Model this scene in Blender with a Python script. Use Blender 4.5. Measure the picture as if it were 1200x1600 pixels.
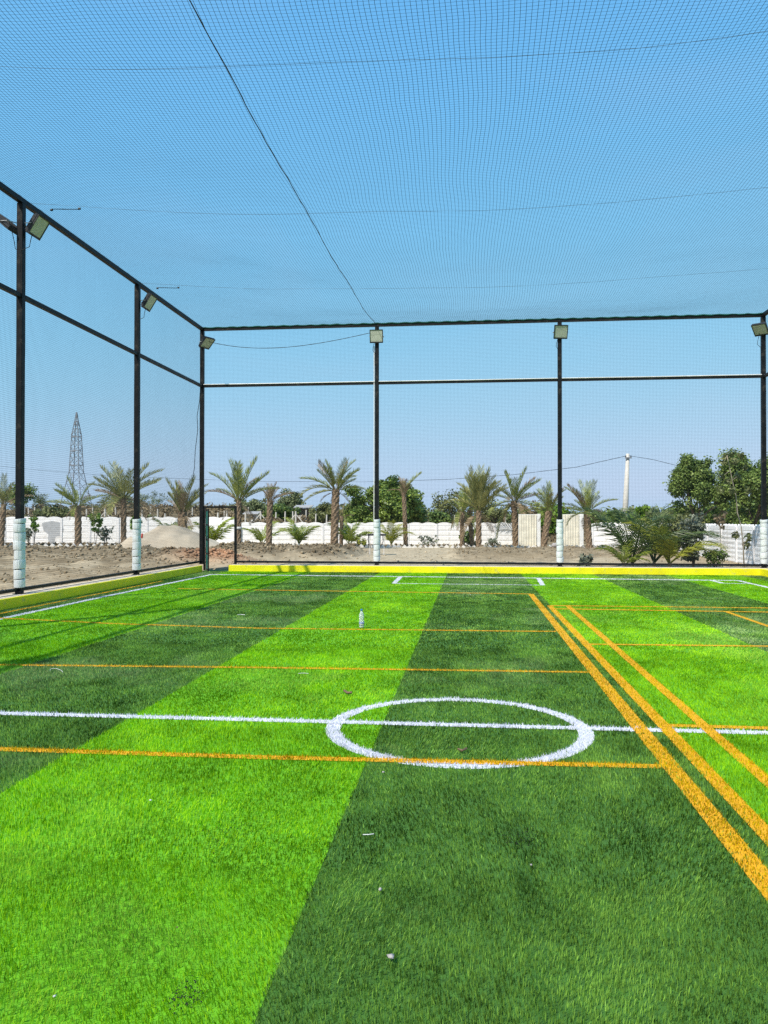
import bpy, math, random
import numpy as np
from mathutils import Matrix, Vector, Euler

for o in list(bpy.data.objects):
    bpy.data.objects.remove(o)
sc = bpy.context.scene
COL = sc.collection
random.seed(7)
rng = np.random.default_rng(7)
R = math.radians

# ------------------------------------------------------------------ camera
H_CAM, F_PX, YAW, PITCH, ROLL = 1.6, 1250.0, R(-6.16), R(0.56), R(0.05)
fwd = Vector((math.sin(YAW) * math.cos(PITCH), math.cos(YAW) * math.cos(PITCH), math.sin(PITCH)))
rgt0 = Vector((math.cos(YAW), -math.sin(YAW), 0))
up0 = rgt0.cross(fwd)
rgt = math.cos(ROLL) * rgt0 + math.sin(ROLL) * up0
upv = -math.sin(ROLL) * rgt0 + math.cos(ROLL) * up0
cam = bpy.data.cameras.new('camera')
cam.sensor_fit = 'VERTICAL'
cam.sensor_height = 36.0
cam.lens = F_PX / 1600 * 36.0
cam.clip_start = 0.05
cam.clip_end = 6000
cam_o = bpy.data.objects.new('camera', cam)
m = Matrix((rgt, upv, -fwd)).transposed().to_4x4()
m.translation = (0, 0, H_CAM)
cam_o.matrix_world = m
COL.objects.link(cam_o)
sc.camera = cam_o

# ------------------------------------------------------------------ sky, sun, exposure
SUN = Vector((-0.467, -0.66, 1.0)).normalized()
elev = math.asin(SUN.z)
world = bpy.data.worlds.new('World')
sc.world = world
world.use_nodes = True
wn = world.node_tree
wn.nodes.clear()
wo = wn.nodes.new('ShaderNodeOutputWorld')
wb = wn.nodes.new('ShaderNodeBackground')
ws = wn.nodes.new('ShaderNodeTexSky')
ws.sky_type = 'NISHITA'
ws.sun_disc = False
ws.sun_elevation = elev
ws.sun_rotation = math.atan2(SUN.x, SUN.y)
ws.altitude = 0
ws.air_density = 1.0
ws.dust_density = 1.0
ws.ozone_density = 6.0
# the same soft shoulder for every direction of the sky: highlights roll off as in the photograph
SKY = 0.15
sep = wn.nodes.new('ShaderNodeSeparateColor'); com = wn.nodes.new('ShaderNodeCombineColor')
wn.links.new(ws.outputs[0], sep.inputs[0])
for i, (a, b) in enumerate(((0.66, 0.66), (0.515, 0.205), (0.66, 0.15))):
    prev = sep.outputs[i]
    for op, v in (('MULTIPLY', -SKY / b), ('EXPONENT', None), ('SUBTRACT', 1.0), ('MULTIPLY', -a / SKY)):
        nd = wn.nodes.new('ShaderNodeMath'); nd.operation = op
        wn.links.new(prev, nd.inputs[0])
        if v is not None: nd.inputs[1].default_value = v
        prev = nd.outputs[0]
    wn.links.new(prev, com.inputs[i])
tcw = wn.nodes.new('ShaderNodeTexCoord'); mpw = wn.nodes.new('ShaderNodeMapping'); mpw.inputs['Scale'].default_value = (1, 1, 3.2)
nzw = wn.nodes.new('ShaderNodeTexNoise'); nzw.inputs['Scale'].default_value = 2.6; nzw.inputs['Detail'].default_value = 7; nzw.inputs['Distortion'].default_value = .6
mrw = wn.nodes.new('ShaderNodeMapRange'); mrw.inputs[1].default_value = .47; mrw.inputs[2].default_value = .78; mrw.inputs[4].default_value = .10
mxw = wn.nodes.new('ShaderNodeMix'); mxw.data_type = 'RGBA'; mxw.inputs[7].default_value = (.44 / SKY, .47 / SKY, .56 / SKY, 1)
wn.links.new(tcw.outputs['Generated'], mpw.inputs['Vector']); wn.links.new(mpw.outputs[0], nzw.inputs['Vector'])
wn.links.new(nzw.outputs['Fac'], mrw.inputs[0]); wn.links.new(mrw.outputs[0], mxw.inputs[0])
wn.links.new(com.outputs[0], mxw.inputs[6]); wn.links.new(mxw.outputs[2], wb.inputs[0])
wb.inputs[1].default_value = 0.15
wn.links.new(wb.outputs[0], wo.inputs[0])
sun = bpy.data.lights.new('sun', 'SUN')
sun.energy = 4.0
sun.angle = R(0.53)
sun.color = (1.0, 0.95, 0.87)
sun_o = bpy.data.objects.new('sun', sun)
sun_o.rotation_euler = SUN.to_track_quat('Z', 'Y').to_euler()
sun_o.location = (-20, -25, 40)
COL.objects.link(sun_o)
sc.view_settings.view_transform = 'Standard'
sc.view_settings.look = 'None'
sc.view_settings.exposure = 0.55
sc.view_settings.gamma = 1.0
sc.view_settings.use_curve_mapping = False
sc.render.engine = 'CYCLES'
sc.cycles.use_denoising = False
sc.cycles.max_bounces = 6
sc.cycles.transparent_max_bounces = 12

# ------------------------------------------------------------------ pixel -> point
def ray(px, py):
    return (px - 600) / F_PX * rgt - (py - 800) / F_PX * upv + fwd
def gnd(px, py, z=0.0):
    d = ray(px, py)
    t = (z - H_CAM) / d.z
    return (d.x * t, d.y * t)
def at(px, py, Y):
    d = ray(px, py)
    t = Y / d.y
    return Vector((d.x * t, Y, H_CAM + d.z * t))

# ------------------------------------------------------------------ noise
def _hash(ix, iy, s):
    h = (ix.astype(np.int64) * 374761393 + iy.astype(np.int64) * 668265263 + s * 974634791) & 0x7fffffff
    h = ((h ^ (h >> 13)) * 1274126177) & 0x7fffffff
    return ((h ^ (h >> 16)) & 0xffff) / 65535.0
def vnoise(x, y, s=0):
    x = np.asarray(x, float); y = np.asarray(y, float)
    ix = np.floor(x); iy = np.floor(y)
    fx = x - ix; fy = y - iy
    fx = fx * fx * (3 - 2 * fx); fy = fy * fy * (3 - 2 * fy)
    a = _hash(ix, iy, s); b = _hash(ix + 1, iy, s); c = _hash(ix, iy + 1, s); d = _hash(ix + 1, iy + 1, s)
    return ((a * (1 - fx) + b * fx) * (1 - fy) + (c * (1 - fx) + d * fx) * fy) * 2 - 1
def fbm(x, y, s=0, o=4):
    r = 0; a = 1.0; t = 0
    for k in range(o):
        r = r + a * vnoise(x * 2 ** k, y * 2 ** k, s + k * 17); t += a; a *= 0.5
    return r / t
def sstep(a, b, x):
    t = np.clip((x - a) / (b - a), 0, 1)
    return t * t * (3 - 2 * t)

# ------------------------------------------------------------------ materials
def mat(name, base, rough=0.6, var=0.15, scale=6.0, bump=0.0, bscale=40.0, attr=None, col_attr=None,
        transl=0.0, spec=0.5, metal=0.0, trans=0.0, ior=1.45, tint=None, hue=0.0, detail=4.0, dust_sheen=None, wear=None):
    m = bpy.data.materials.new(name)
    m.use_nodes = True
    nt = m.node_tree
    N, L = nt.nodes, nt.links
    bs = N['Principled BSDF']
    out = N['Material Output']
    bs.inputs['Roughness'].default_value = rough
    bs.inputs['Specular IOR Level'].default_value = spec
    bs.inputs['Metallic'].default_value = metal
    bs.inputs['IOR'].default_value = ior
    if trans:
        bs.inputs['Transmission Weight'].default_value = trans
    tc = N.new('ShaderNodeTexCoord')
    if attr:
        a = N.new('ShaderNodeAttribute'); a.attribute_name = attr
        fac = a.outputs['Fac']
    else:
        nz = N.new('ShaderNodeTexNoise')
        nz.inputs['Scale'].default_value = scale
        nz.inputs['Detail'].default_value = detail
        L.new(tc.outputs['Object'], nz.inputs['Vector'])
        mr = N.new('ShaderNodeMapRange')
        mr.inputs[1].default_value = 0.3; mr.inputs[2].default_value = 0.7
        L.new(nz.outputs['Fac'], mr.inputs[0])
        fac = mr.outputs[0]
    if col_attr:
        ca = N.new('ShaderNodeAttribute'); ca.attribute_name = col_attr
        mx = N.new('ShaderNodeMix'); mx.data_type = 'RGBA'; mx.blend_type = 'MULTIPLY'
        mx.inputs[0].default_value = 1.0
        L.new(ca.outputs['Color'], mx.inputs[6])
        rp = N.new('ShaderNodeValToRGB')
        rp.color_ramp.elements[0].color = (1 - var, 1 - var, 1 - var, 1)
        rp.color_ramp.elements[1].color = (1 + var, 1 + var, 1 + var, 1)
        L.new(fac, rp.inputs[0]); L.new(rp.outputs[0], mx.inputs[7])
        colr = mx.outputs[2]
    else:
        rp = N.new('ShaderNodeValToRGB')
        lo = [c * (1 - var) for c in base]
        hi = [min(1.0, c * (1 + var)) for c in base]
        if tint:
            hi = list(tint)
        if hue:
            lo[0] *= 1 - hue; hi[0] *= 1 + hue
        rp.color_ramp.elements[0].color = (*lo, 1)
        rp.color_ramp.elements[1].color = (*hi, 1)
        L.new(fac, rp.inputs[0])
        colr = rp.outputs[0]
    if wear:
        wz = N.new('ShaderNodeTexNoise'); wz.inputs['Scale'].default_value = wear[3]; wz.inputs['Detail'].default_value = 9; wz.inputs['Roughness'].default_value = .68
        L.new(tc.outputs['Object'], wz.inputs['Vector'])
        wr = N.new('ShaderNodeMapRange'); wr.inputs[1].default_value = wear[4]; wr.inputs[2].default_value = wear[4] + .16; wr.inputs[4].default_value = wear[5]
        L.new(wz.outputs['Fac'], wr.inputs[0])
        wx = N.new('ShaderNodeMix'); wx.data_type = 'RGBA'; wx.inputs[7].default_value = (*wear[:3], 1)
        L.new(wr.outputs[0], wx.inputs[0]); L.new(colr, wx.inputs[6]); colr = wx.outputs[2]
    if dust_sheen:
        da = N.new('ShaderNodeAttribute'); da.attribute_name = 'dust_sheen'
        dm = N.new('ShaderNodeMath'); dm.operation = 'MULTIPLY'; dm.inputs[1].default_value = dust_sheen[3]
        L.new(da.outputs['Fac'], dm.inputs[0])
        dx = N.new('ShaderNodeMix'); dx.data_type = 'RGBA'; dx.inputs[7].default_value = (*dust_sheen[:3], 1)
        L.new(dm.outputs[0], dx.inputs[0]); L.new(colr, dx.inputs[6]); colr = dx.outputs[2]
    L.new(colr, bs.inputs['Base Color'])
    if bump:
        nb = N.new('ShaderNodeTexNoise'); nb.inputs['Scale'].default_value = bscale; nb.inputs['Detail'].default_value = 5
        L.new(tc.outputs['Object'], nb.inputs['Vector'])
        bp = N.new('ShaderNodeBump'); bp.inputs['Strength'].default_value = bump; bp.inputs['Distance'].default_value = 0.02
        L.new(nb.outputs['Fac'], bp.inputs['Height']); L.new(bp.outputs[0], bs.inputs['Normal'])
    if transl:
        tr = N.new('ShaderNodeBsdfTranslucent'); L.new(colr, tr.inputs['Color'])
        ms = N.new('ShaderNodeMixShader'); ms.inputs[0].default_value = transl
        L.new(bs.outputs[0], ms.inputs[1]); L.new(tr.outputs[0], ms.inputs[2]); L.new(ms.outputs[0], out.inputs[0])
    return m

M = {}
# turf yarns
M['light'] = mat('yarn_light_green', (0.190, 0.44, 0.003), 0.55, 0.36, attr='rnd', transl=0.25, spec=0.22, tint=(0.42, 0.76, 0.014), dust_sheen=(.42, .55, .16, .35))
M['dark'] = mat('yarn_dark_green', (0.062, 0.170, 0.012), 0.5, 0.5, attr='rnd', transl=0.25, spec=0.4, tint=(0.30, 0.54, 0.080), dust_sheen=(.40, .51, .22, .7))
M['white'] = mat('yarn_white', (0.72, 0.72, 0.78), 0.5, 0.1, attr='rnd', transl=0.15)
M['orange'] = mat('yarn_orange', (0.54, 0.40, 0.0), 0.6, 0.2, attr='rnd', transl=0.2, spec=.25, tint=(0.76, 0.62, 0.0))
M['ochre'] = mat('yarn_worn_ochre', (0.36, 0.235, 0.002), 0.6, 0.3, attr='rnd', transl=0.15, spec=.2, tint=(0.56, 0.39, 0.003))
M['s_light'] = mat('turf_backing_light', (0.12, 0.36, 0.004), 0.8, 0.2, 30)
M['s_dark'] = mat('turf_backing_dark', (0.05, 0.14, 0.015), 0.8, 0.2, 30)
M['s_white'] = mat('turf_line_white', (0.62, 0.62, 0.66), 0.8, 0.1, 30)
M['s_orange'] = mat('turf_line_orange', (0.70, 0.34, 0.005), 0.8, 0.15, 30)
M['backing'] = mat('turf_underlay', (0.03, 0.05, 0.02), 0.9, 0.2)
# steel, kerb, padding
M['steel'] = mat('black_painted_steel', (0.007, 0.0085, 0.0095), 0.5, 0.35, 9, 0.05, 60, spec=0.25, wear=(.10, .085, .065, 5, .55, .5))
M['kerb'] = mat('yellow_kerb_paint', (0.84, 0.74, 0.006), 0.55, 0.10, 3, 0.2, 25, wear=(.42, .36, .16, 7, .56, .75))
M['kerbtop'] = mat('dusty_cement', (0.55, 0.47, 0.37), 0.9, 0.22, 5, 0.3, 30)
M['pad'] = mat('silver_padding_sheet', (0.64, 0.675, 0.67), 0.34, 0.08, 5, 0.25, 14, wear=(.45, .40, .31, 6, .55, .6))
M['lamp'] = mat('lamp_housing_black', (0.018, 0.02, 0.022), 0.45, 0.3, 12)
M['glass'] = mat('lamp_glass', (0.46, 0.48, 0.40), 0.16, 0.12, 7)
M['galv'] = mat('galvanised_bracket', (0.42, 0.43, 0.43), 0.45, 0.2, 14, metal=0.4)
M['pvc'] = mat('white_conduit', (0.72, 0.70, 0.68), 0.45, 0.1)
M['net'] = mat('net_twine', (0.006, 0.018, 0.024), 0.7, 0.3, 3)
M['teal'] = mat('green_rope', (0.004, 0.075, 0.055), 0.8, 0.4, 8)
M['wire'] = mat('steel_cable', (0.10, 0.11, 0.12), 0.5, 0.2, metal=0.5)
M['cord'] = mat('black_cord', (0.008, 0.009, 0.01), 0.6, 0.2)
M['green_gate'] = mat('green_gate_sheet', (0.006, 0.13, 0.095), 0.5, 0.25, 6)
# yard
M['yard'] = mat('yard_soil', (1, 1, 1), 0.95, 0.25, 3.0, 0.5, 9, col_attr='col', spec=0.1, detail=8)
M['clod'] = mat('soil_clods', (1, 1, 1), 0.95, 0.2, 6.0, 0.3, 14, col_attr='col', spec=0.1)
M['sand'] = mat('heap_sand', (0.42, 0.355, 0.265), 0.95, 0.18, 1.2, 0.5, 18, spec=0.1, detail=8)
M['field'] = mat('dry_field', (0.20, 0.15, 0.085), 0.95, 0.35, 0.12, spec=0.1, detail=8)
M['wall'] = mat('whitewashed_panel', (0.84, 0.83, 0.82), 0.85, 0.05, 2.2, 0.15, 12, wear=(.50, .47, .42, 2.2, .56, .55))
M['wallpost'] = mat('whitewashed_post', (0.76, 0.75, 0.75), 0.85, 0.1, 3.0, 0.15, 12)
M['brick'] = mat('whitewashed_brick', (0.68, 0.66, 0.62), 0.9, 0.15, 5)
M['cream'] = mat('cream_sheet', (0.70, 0.66, 0.54), 0.6, 0.18, 2.5)
M['whitepaint'] = mat('white_frame_paint', (0.75, 0.75, 0.73), 0.6, 0.08, 3)
M['concrete'] = mat('pale_concrete', (0.56, 0.53, 0.47), 0.85, 0.12, 4)
M['lattice'] = mat('weathered_galvanised', (0.24, 0.255, 0.275), 0.6, 0.2, 1)
M['red'] = mat('red_valve_paint', (0.55, 0.05, 0.03), 0.5, 0.1)
M['hose'] = mat('black_rubber', (0.02, 0.02, 0.022), 0.6, 0.2)
M['roof'] = mat('grey_shed_roof', (0.34, 0.33, 0.32), 0.7, 0.2)
M['shade'] = mat('shed_wall', (0.30, 0.26, 0.20), 0.8, 0.2)
# plants
M['ptrunk'] = mat('palm_bark', (0.20, 0.145, 0.095), 0.95, 0.45, 9, 0.5, 20, spec=0.15)
M['frond_a'] = mat('date_frond_grey_green', (0.19, 0.225, 0.07), 0.55, 0.4, attr='rnd', transl=0.2, spec=0.3, tint=(0.42, 0.41, 0.14))
M['frond_b'] = mat('date_frond_green', (0.14, 0.2, 0.045), 0.55, 0.4, attr='rnd', transl=0.2, spec=0.3, tint=(0.34, 0.37, 0.085))
M['frond_dry'] = mat('dry_frond', (0.26, 0.185, 0.105), 0.7, 0.35, attr='rnd', transl=0.15, spec=0.2, tint=(0.40, 0.31, 0.19))
M['coco'] = mat('coconut_frond', (0.144, 0.231, 0.027), 0.45, 0.35, attr='rnd', transl=0.3, spec=0.4, tint=(0.338, 0.388, 0.044))
M['coco_dark'] = mat('coconut_frond_dark', (0.069, 0.125, 0.027), 0.4, 0.4, attr='rnd', transl=0.25, spec=0.5, tint=(0.163, 0.225, 0.062))
M['coco_yellow'] = mat('coconut_frond_yellow', (0.22, 0.27, 0.03), 0.45, 0.35, attr='rnd', transl=0.3, spec=0.4, tint=(0.44, 0.44, 0.05))
M['mango'] = mat('mango_leaf', (0.094, 0.190, 0.027), 0.45, 0.5, attr='rnd', transl=0.2, spec=0.4, tint=(0.302, 0.392, 0.063))
M['tree'] = mat('broad_leaf', (0.100, 0.190, 0.040), 0.5, 0.5, attr='rnd', transl=0.25, spec=0.35, tint=(0.270, 0.360, 0.082))
M['olive'] = mat('olive_leaf', (0.119, 0.144, 0.044), 0.5, 0.4, attr='rnd', transl=0.25, spec=0.4, tint=(0.275, 0.294, 0.106))
M['bright'] = mat('bright_leaf', (0.096, 0.216, 0.018), 0.45, 0.4, attr='rnd', transl=0.3, spec=0.4, tint=(0.240, 0.384, 0.036))
M['silver'] = mat('silvery_leaf', (0.15, 0.18, 0.11), 0.4, 0.4, attr='rnd', transl=0.2, spec=0.6, tint=(0.34, 0.36, 0.24))
M['farleaf'] = mat('far_leaf', (0.131, 0.175, 0.079), 0.6, 0.4, attr='rnd', transl=0.15, spec=0.2, tint=(0.263, 0.297, 0.131))
M['brush'] = mat('dry_brush', (0.17, 0.125, 0.07), 0.8, 0.4, attr='rnd', transl=0.1, spec=0.1, tint=(0.31, 0.245, 0.15))
M['bark'] = mat('tree_bark', (0.13, 0.10, 0.075), 0.9, 0.3, 6, 0.4, 15)
M['palebark'] = mat('pale_bark', (0.36, 0.31, 0.23), 0.9, 0.2, 8, 0.2, 15)
# small things
M['plastic'] = mat('clear_bottle_plastic', (0.93, 0.98, 0.97), 0.08, 0.02, trans=0.72, ior=1.2)
M['cap'] = mat('blue_cap', (0.015, 0.16, 0.42), 0.4, 0.1)
M['stone'] = mat('grey_pebble', (0.36, 0.33, 0.31), 0.9, 0.25, 40, 0.3, 60)
M['paper'] = mat('white_scrap', (0.56, 0.57, 0.54), 0.8, 0.08)
M['dryleaf'] = mat('brown_dry_leaf', (0.16, 0.10, 0.06), 0.8, 0.3, 30)
M['infill'] = mat('black_rubber_infill', (0.012, 0.012, 0.011), 0.95, 0.3, 50)

def label_mat():
    m = bpy.data.materials.new('bottle_label_print'); m.use_nodes = True
    N, L = m.node_tree.nodes, m.node_tree.links
    bs = N['Principled BSDF']; bs.inputs['Roughness'].default_value = 0.35
    tc = N.new('ShaderNodeTexCoord')
    wv = N.new('ShaderNodeTexWave'); wv.inputs['Scale'].default_value = 9; wv.inputs['Distortion'].default_value = 3.0
    wv.bands_direction = 'Z'
    L.new(tc.outputs['Object'], wv.inputs['Vector'])
    rp = N.new('ShaderNodeValToRGB'); rp.color_ramp.interpolation = 'CONSTANT'
    e = rp.color_ramp.elements
    e[0].color = (0.012, 0.06, 0.20, 1); e[1].position = 0.42; e[1].color = (0.03, 0.20, 0.52, 1)
    n = e.new(0.6); n.color = (0.75, 0.82, 0.85, 1)
    L.new(wv.outputs['Fac'], rp.inputs[0]); L.new(rp.outputs[0], bs.inputs['Base Color'])
    return m
M['label'] = label_mat()

# ------------------------------------------------------------------ object helpers
def link(o, parent=None):
    COL.objects.link(o)
    if parent is not None:
        o.parent = parent
    return o
def tag(o, label=None, cat=None, group=None, kind=None):
    if label: o['label'] = label
    if cat: o['category'] = cat
    if group: o['group'] = group
    if kind: o['kind'] = kind
    return o
def thing(name, label, cat, loc=(0, 0, 0), rz=0.0, group=None):
    o = bpy.data.objects.new(name, None)
    o.empty_display_size = 0.2
    o.location = loc; o.rotation_euler = (0, 0, rz)
    link(o)
    return tag(o, label, cat, group)

def np_mesh(name, V, F, mats, mi=None, attrs=None, smooth=False):
    """V (n,3); F list of (k,m) int arrays with m = 3 or 4, or a plain list of tuples"""
    me = bpy.data.meshes.new(name)
    V = np.asarray(V, np.float32)
    if isinstance(F, np.ndarray):
        F = [F]
    if F and not isinstance(F[0], np.ndarray):
        me.from_pydata([tuple(v) for v in V.tolist()], [], F)
    else:
        n = sum(f.shape[0] for f in F)
        loops = np.concatenate([f.ravel() for f in F]).astype(np.int32)
        tot = np.concatenate([np.full(f.shape[0], f.shape[1], np.int32) for f in F])
        st = np.concatenate([[0], np.cumsum(tot)[:-1]]).astype(np.int32)
        me.vertices.add(len(V)); me.vertices.foreach_set('co', V.ravel())
        me.loops.add(len(loops)); me.loops.foreach_set('vertex_index', loops)
        me.polygons.add(n); me.polygons.foreach_set('loop_start', st)
        try:
            me.polygons.foreach_set('loop_total', tot)
        except Exception:
            pass
        me.update(calc_edges=True)
    for mm in (mats if isinstance(mats, (list, tuple)) else [mats]):
        me.materials.append(mm)
    if mi is not None:
        me.polygons.foreach_set('material_index', np.asarray(mi, np.int32))
    if attrs:
        for k, v in attrs.items():
            v = np.asarray(v, np.float32)
            if v.ndim == 1:
                a = me.attributes.new(k, 'FLOAT', 'POINT'); a.data.foreach_set('value', v)
            else:
                a = me.attributes.new(k, 'FLOAT_COLOR', 'POINT')
                a.data.foreach_set('color', np.concatenate([v, np.ones((len(v), 1), np.float32)], 1).ravel())
    if smooth:
        me.polygons.foreach_set('use_smooth', np.ones(len(me.polygons), bool))
    me.update()
    return me
def obj(name, me, parent=None, loc=None, rot=None, scale=None):
    o = bpy.data.objects.new(name, me)
    if loc is not None: o.location = loc
    if rot is not None: o.rotation_euler = rot
    if scale is not None: o.scale = scale if hasattr(scale, '__len__') else (scale,) * 3
    return link(o, parent)

class MB:
    def __init__(s): s.v = []; s.f = []
    def add(s, V, F):
        b = len(s.v); s.v += [tuple(v) for v in V]; s.f += [tuple(i + b for i in f) for f in F]; return s
    def box(s, lo, hi, bev=0.0):
        x0, y0, z0 = lo; x1, y1, z1 = hi
        if bev <= 0:
            V = [(x0, y0, z0), (x1, y0, z0), (x1, y1, z0), (x0, y1, z0), (x0, y0, z1), (x1, y0, z1), (x1, y1, z1), (x0, y1, z1)]
            return s.add(V, [(0, 3, 2, 1), (4, 5, 6, 7), (0, 1, 5, 4), (1, 2, 6, 5), (2, 3, 7, 6), (3, 0, 4, 7)])
        b = bev; V = []
        for z, i in ((z0, b), (z0 + b, 0), (z1 - b, 0), (z1, b)):
            V += [(x0 + i, y0 + b, z), (x0 + b, y0 + i, z), (x1 - b, y0 + i, z), (x1 - i, y0 + b, z),
                  (x1 - i, y1 - b, z), (x1 - b, y1 - i, z), (x0 + b, y1 - i, z), (x0 + i, y1 - b, z)]
        F = [tuple(range(7, -1, -1)), tuple(range(24, 32))]
        for k in range(3):
            for j in range(8):
                F.append((k * 8 + j, k * 8 + (j + 1) % 8, k * 8 + 8 + (j + 1) % 8, k * 8 + 8 + j))
        return s.add(V, F)
    def tube(s, pts, r, n=6, cap=True):
        pts = [Vector(p) for p in pts]
        rs = r if hasattr(r, '__len__') else [r] * len(pts)
        V = []; K = len(pts); ref = None
        for i, p in enumerate(pts):
            t = (pts[min(i + 1, K - 1)] - pts[max(i - 1, 0)]).normalized()
            if ref is None:
                ref = Vector((0, 0, 1)) if abs(t.z) < 0.9 else Vector((1, 0, 0))
            a = t.cross(ref).normalized(); ref = a.cross(t).normalized()
            for k in range(n):
                q = 2 * math.pi * k / n
                V.append(p + rs[i] * (math.cos(q) * a + math.sin(q) * ref))
        F = []
        for i in range(K - 1):
            for k in range(n):
                F.append((i * n + k, i * n + (k + 1) % n, (i + 1) * n + (k + 1) % n, (i + 1) * n + k))
        if cap:
            F.append(tuple(range(n - 1, -1, -1))); F.append(tuple(range((K - 1) * n, K * n)))
        return s.add(V, F)
    def lathe(s, prof, n=16, c=(0, 0, 0)):
        V = []; K = len(prof)
        for r, z in prof:
            for k in range(n):
                q = 2 * math.pi * k / n
                V.append((c[0] + r * math.cos(q), c[1] + r * math.sin(q), c[2] + z))
        F = []
        for i in range(K - 1):
            for k in range(n):
                F.append((i * n + k, i * n + (k + 1) % n, (i + 1) * n + (k + 1) % n, (i + 1) * n + k))
        F.append(tuple(range(n - 1, -1, -1))); F.append(tuple(range((K - 1) * n, K * n)))
        return s.add(V, F)
    def mesh(s, name, mt, smooth=False):
        return np_mesh(name, np.array(s.v), s.f, mt, smooth=smooth)
    def build(s, name, mt, parent=None, smooth=False, **k):
        return obj(name, s.mesh(name, mt, smooth), parent, **k)

# ================================================================== SETTING
XL, YB, XR = -8.5, 24.7, 8.62          # fence lines
KL, KB, KR = -8.15, 24.05, 8.28        # inner kerb faces
ZT, ZM = 7.67, 5.85                    # top beam and middle rail heights
POST_Y = [19.7, 14.35, 9.0, 3.7, -1.6]

# ---- far ground reaching the horizon
def far_z(x, y):
    rise = 0.7 + 2.0 * sstep(8, -22, x) + 0.9 * sstep(-20, -45, x)
    return -0.3 + sstep(62, 135, y) * rise * sstep(700, 140, y) + 0.12 * fbm(x * .2, y * .2, 5) * sstep(55, 70, y)
gx = np.unique(np.concatenate([-np.geomspace(60, 3000, 26)[::-1], np.linspace(-60, 60, 61), np.geomspace(60, 3000, 26)]))
gy = np.unique(np.concatenate([np.linspace(-60, 50, 12), np.linspace(50, 160, 45), np.geomspace(160, 4500, 30)]))
GX, GY = np.meshgrid(gx, gy)
def grid_faces(nx, ny):
    i = np.arange(nx - 1); j = np.arange(ny - 1)
    a = (j[:, None] * nx + i[None, :]).ravel()
    return np.stack([a, a + 1, a + nx + 1, a + nx], 1)
me = np_mesh('ground', np.stack([GX.ravel(), GY.ravel(), far_z(GX, GY).ravel()], 1), grid_faces(len(gx), len(gy)), M['field'], smooth=True)
tag(obj('ground', me), 'dry brown open land rising gently beyond the compound wall', 'ground', kind='structure')

# ---- yard inside the compound wall
SOIL = np.array((0.150, 0.115, 0.070)); BEIGE = np.array((0.30, 0.235, 0.15)); PATH = np.array((0.37, 0.355, 0.325))
SANDY = np.array((0.41, 0.335, 0.225)); RED = np.array((0.34, 0.195, 0.115)); STRAW = np.array((0.36, 0.29, 0.16))
def bump2(x, y, cx, cy, rx, ry):
    return np.exp(-((x - cx) / rx) ** 2 - ((y - cy) / ry) ** 2)
def banks(x, y):
    wob = fbm(x * .35, y * .35, 3)
    left = sstep(25.5, 29.5, y + 2.5 * wob) * sstep(37.5, 34.5, y + wob) * sstep(-9.2, -10.5, x) * sstep(-21.5, -18.0, x + 4 * wob)
    left2 = bump2(x, y, -19.6, 33.0, 1.2, 1.0)
    mid = sstep(29.5, 31.8, y + 1.2 * wob) * sstep(39, 36, y + wob) * sstep(-10.8, -9.8, x) * sstep(-4.6, -5.6, x + .8 * wob)
    right = sstep(31, 33, y + wob) * sstep(41, 38.5, y + wob) * sstep(-1.4, -0.4, x + .5 * wob) * sstep(9.6, 8.6, x)
    gate = bump2(x, y, -9.0, 27.6, 1.3, 1.2)
    return np.maximum(left, left2), mid, right, gate
def yard_z(x, y):
    l, md, r, g = banks(x, y)
    rough = np.clip(0.25 + l + md + .7 * r + g + .9 * sstep(-8.7, -10, x) * sstep(36, 32.5, y), 0, 1)
    z = 0.02 + 0.30 * l + 0.34 * md + 0.22 * r + 0.42 * g
    z = z + rough * (0.13 * fbm(x * .7, y * .7, 21) + 0.24 * np.abs(fbm(x * 1.9, y * 1.9, 31)))
    inside = (x > XL - .25) & (x < XR + .3) & (y < YB + .25)
    return np.where(inside, -0.22, np.maximum(z, -0.05))
def yard_col(x, y):
    l, md, r, g = banks(x, y)
    n = fbm(x * .6, y * .6, 41)
    n2 = fbm(x * 1.7, y * 1.7, 43)
    c = np.ones(x.shape + (3,)) * BEIGE
    def mixc(c, col, f):
        f = np.clip(f, 0, 1)[..., None]; return c * (1 - f) + col * f
    c = mixc(c, SANDY, 0.4 + 1.3 * n)
    c = mixc(c, SOIL * 1.5, np.clip(.25 + 2.2 * n2, 0, .9) * sstep(-8.9, -10, x) * sstep(36, 33, y))
    c = mixc(c, PATH, sstep(35.5, 37, y) * sstep(43.8, 43, y) * sstep(-10, -12, x))
    c = mixc(c, SANDY, sstep(-5.5, -4.5, x) * sstep(0, -1, x))
    c = mixc(c, STRAW, sstep(44, 45, y) * (0.55 + 0.5 * n))
    c = mixc(c, SOIL * 1.1, np.clip(l * (0.75 + n2), 0, 1))
    c = mixc(c, SOIL, np.clip(md * (0.8 + 1.2 * n2), 0, 1))
    c = mixc(c, SOIL * 1.5, np.clip(r * (0.7 + 1.2 * n2), 0, 1))
    c = mixc(c, RED, np.clip(1.4 * g, 0, 1))
    return c
yx = np.arange(-40, 20.01, 0.24); yy = np.arange(6, 53.01, 0.24)
YX, YY = np.meshgrid(yx, yy)
me = np_mesh('yard', np.stack([YX.ravel(), YY.ravel(), yard_z(YX, YY).ravel()], 1), grid_faces(len(yx), len(yy)), M['yard'],
             attrs={'col': yard_col(YX, YY).reshape(-1, 3)}, smooth=True)
tag(obj('yard_ground', me), 'bare sandy yard with dug soil banks outside the net fence', 'ground', kind='structure')

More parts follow.
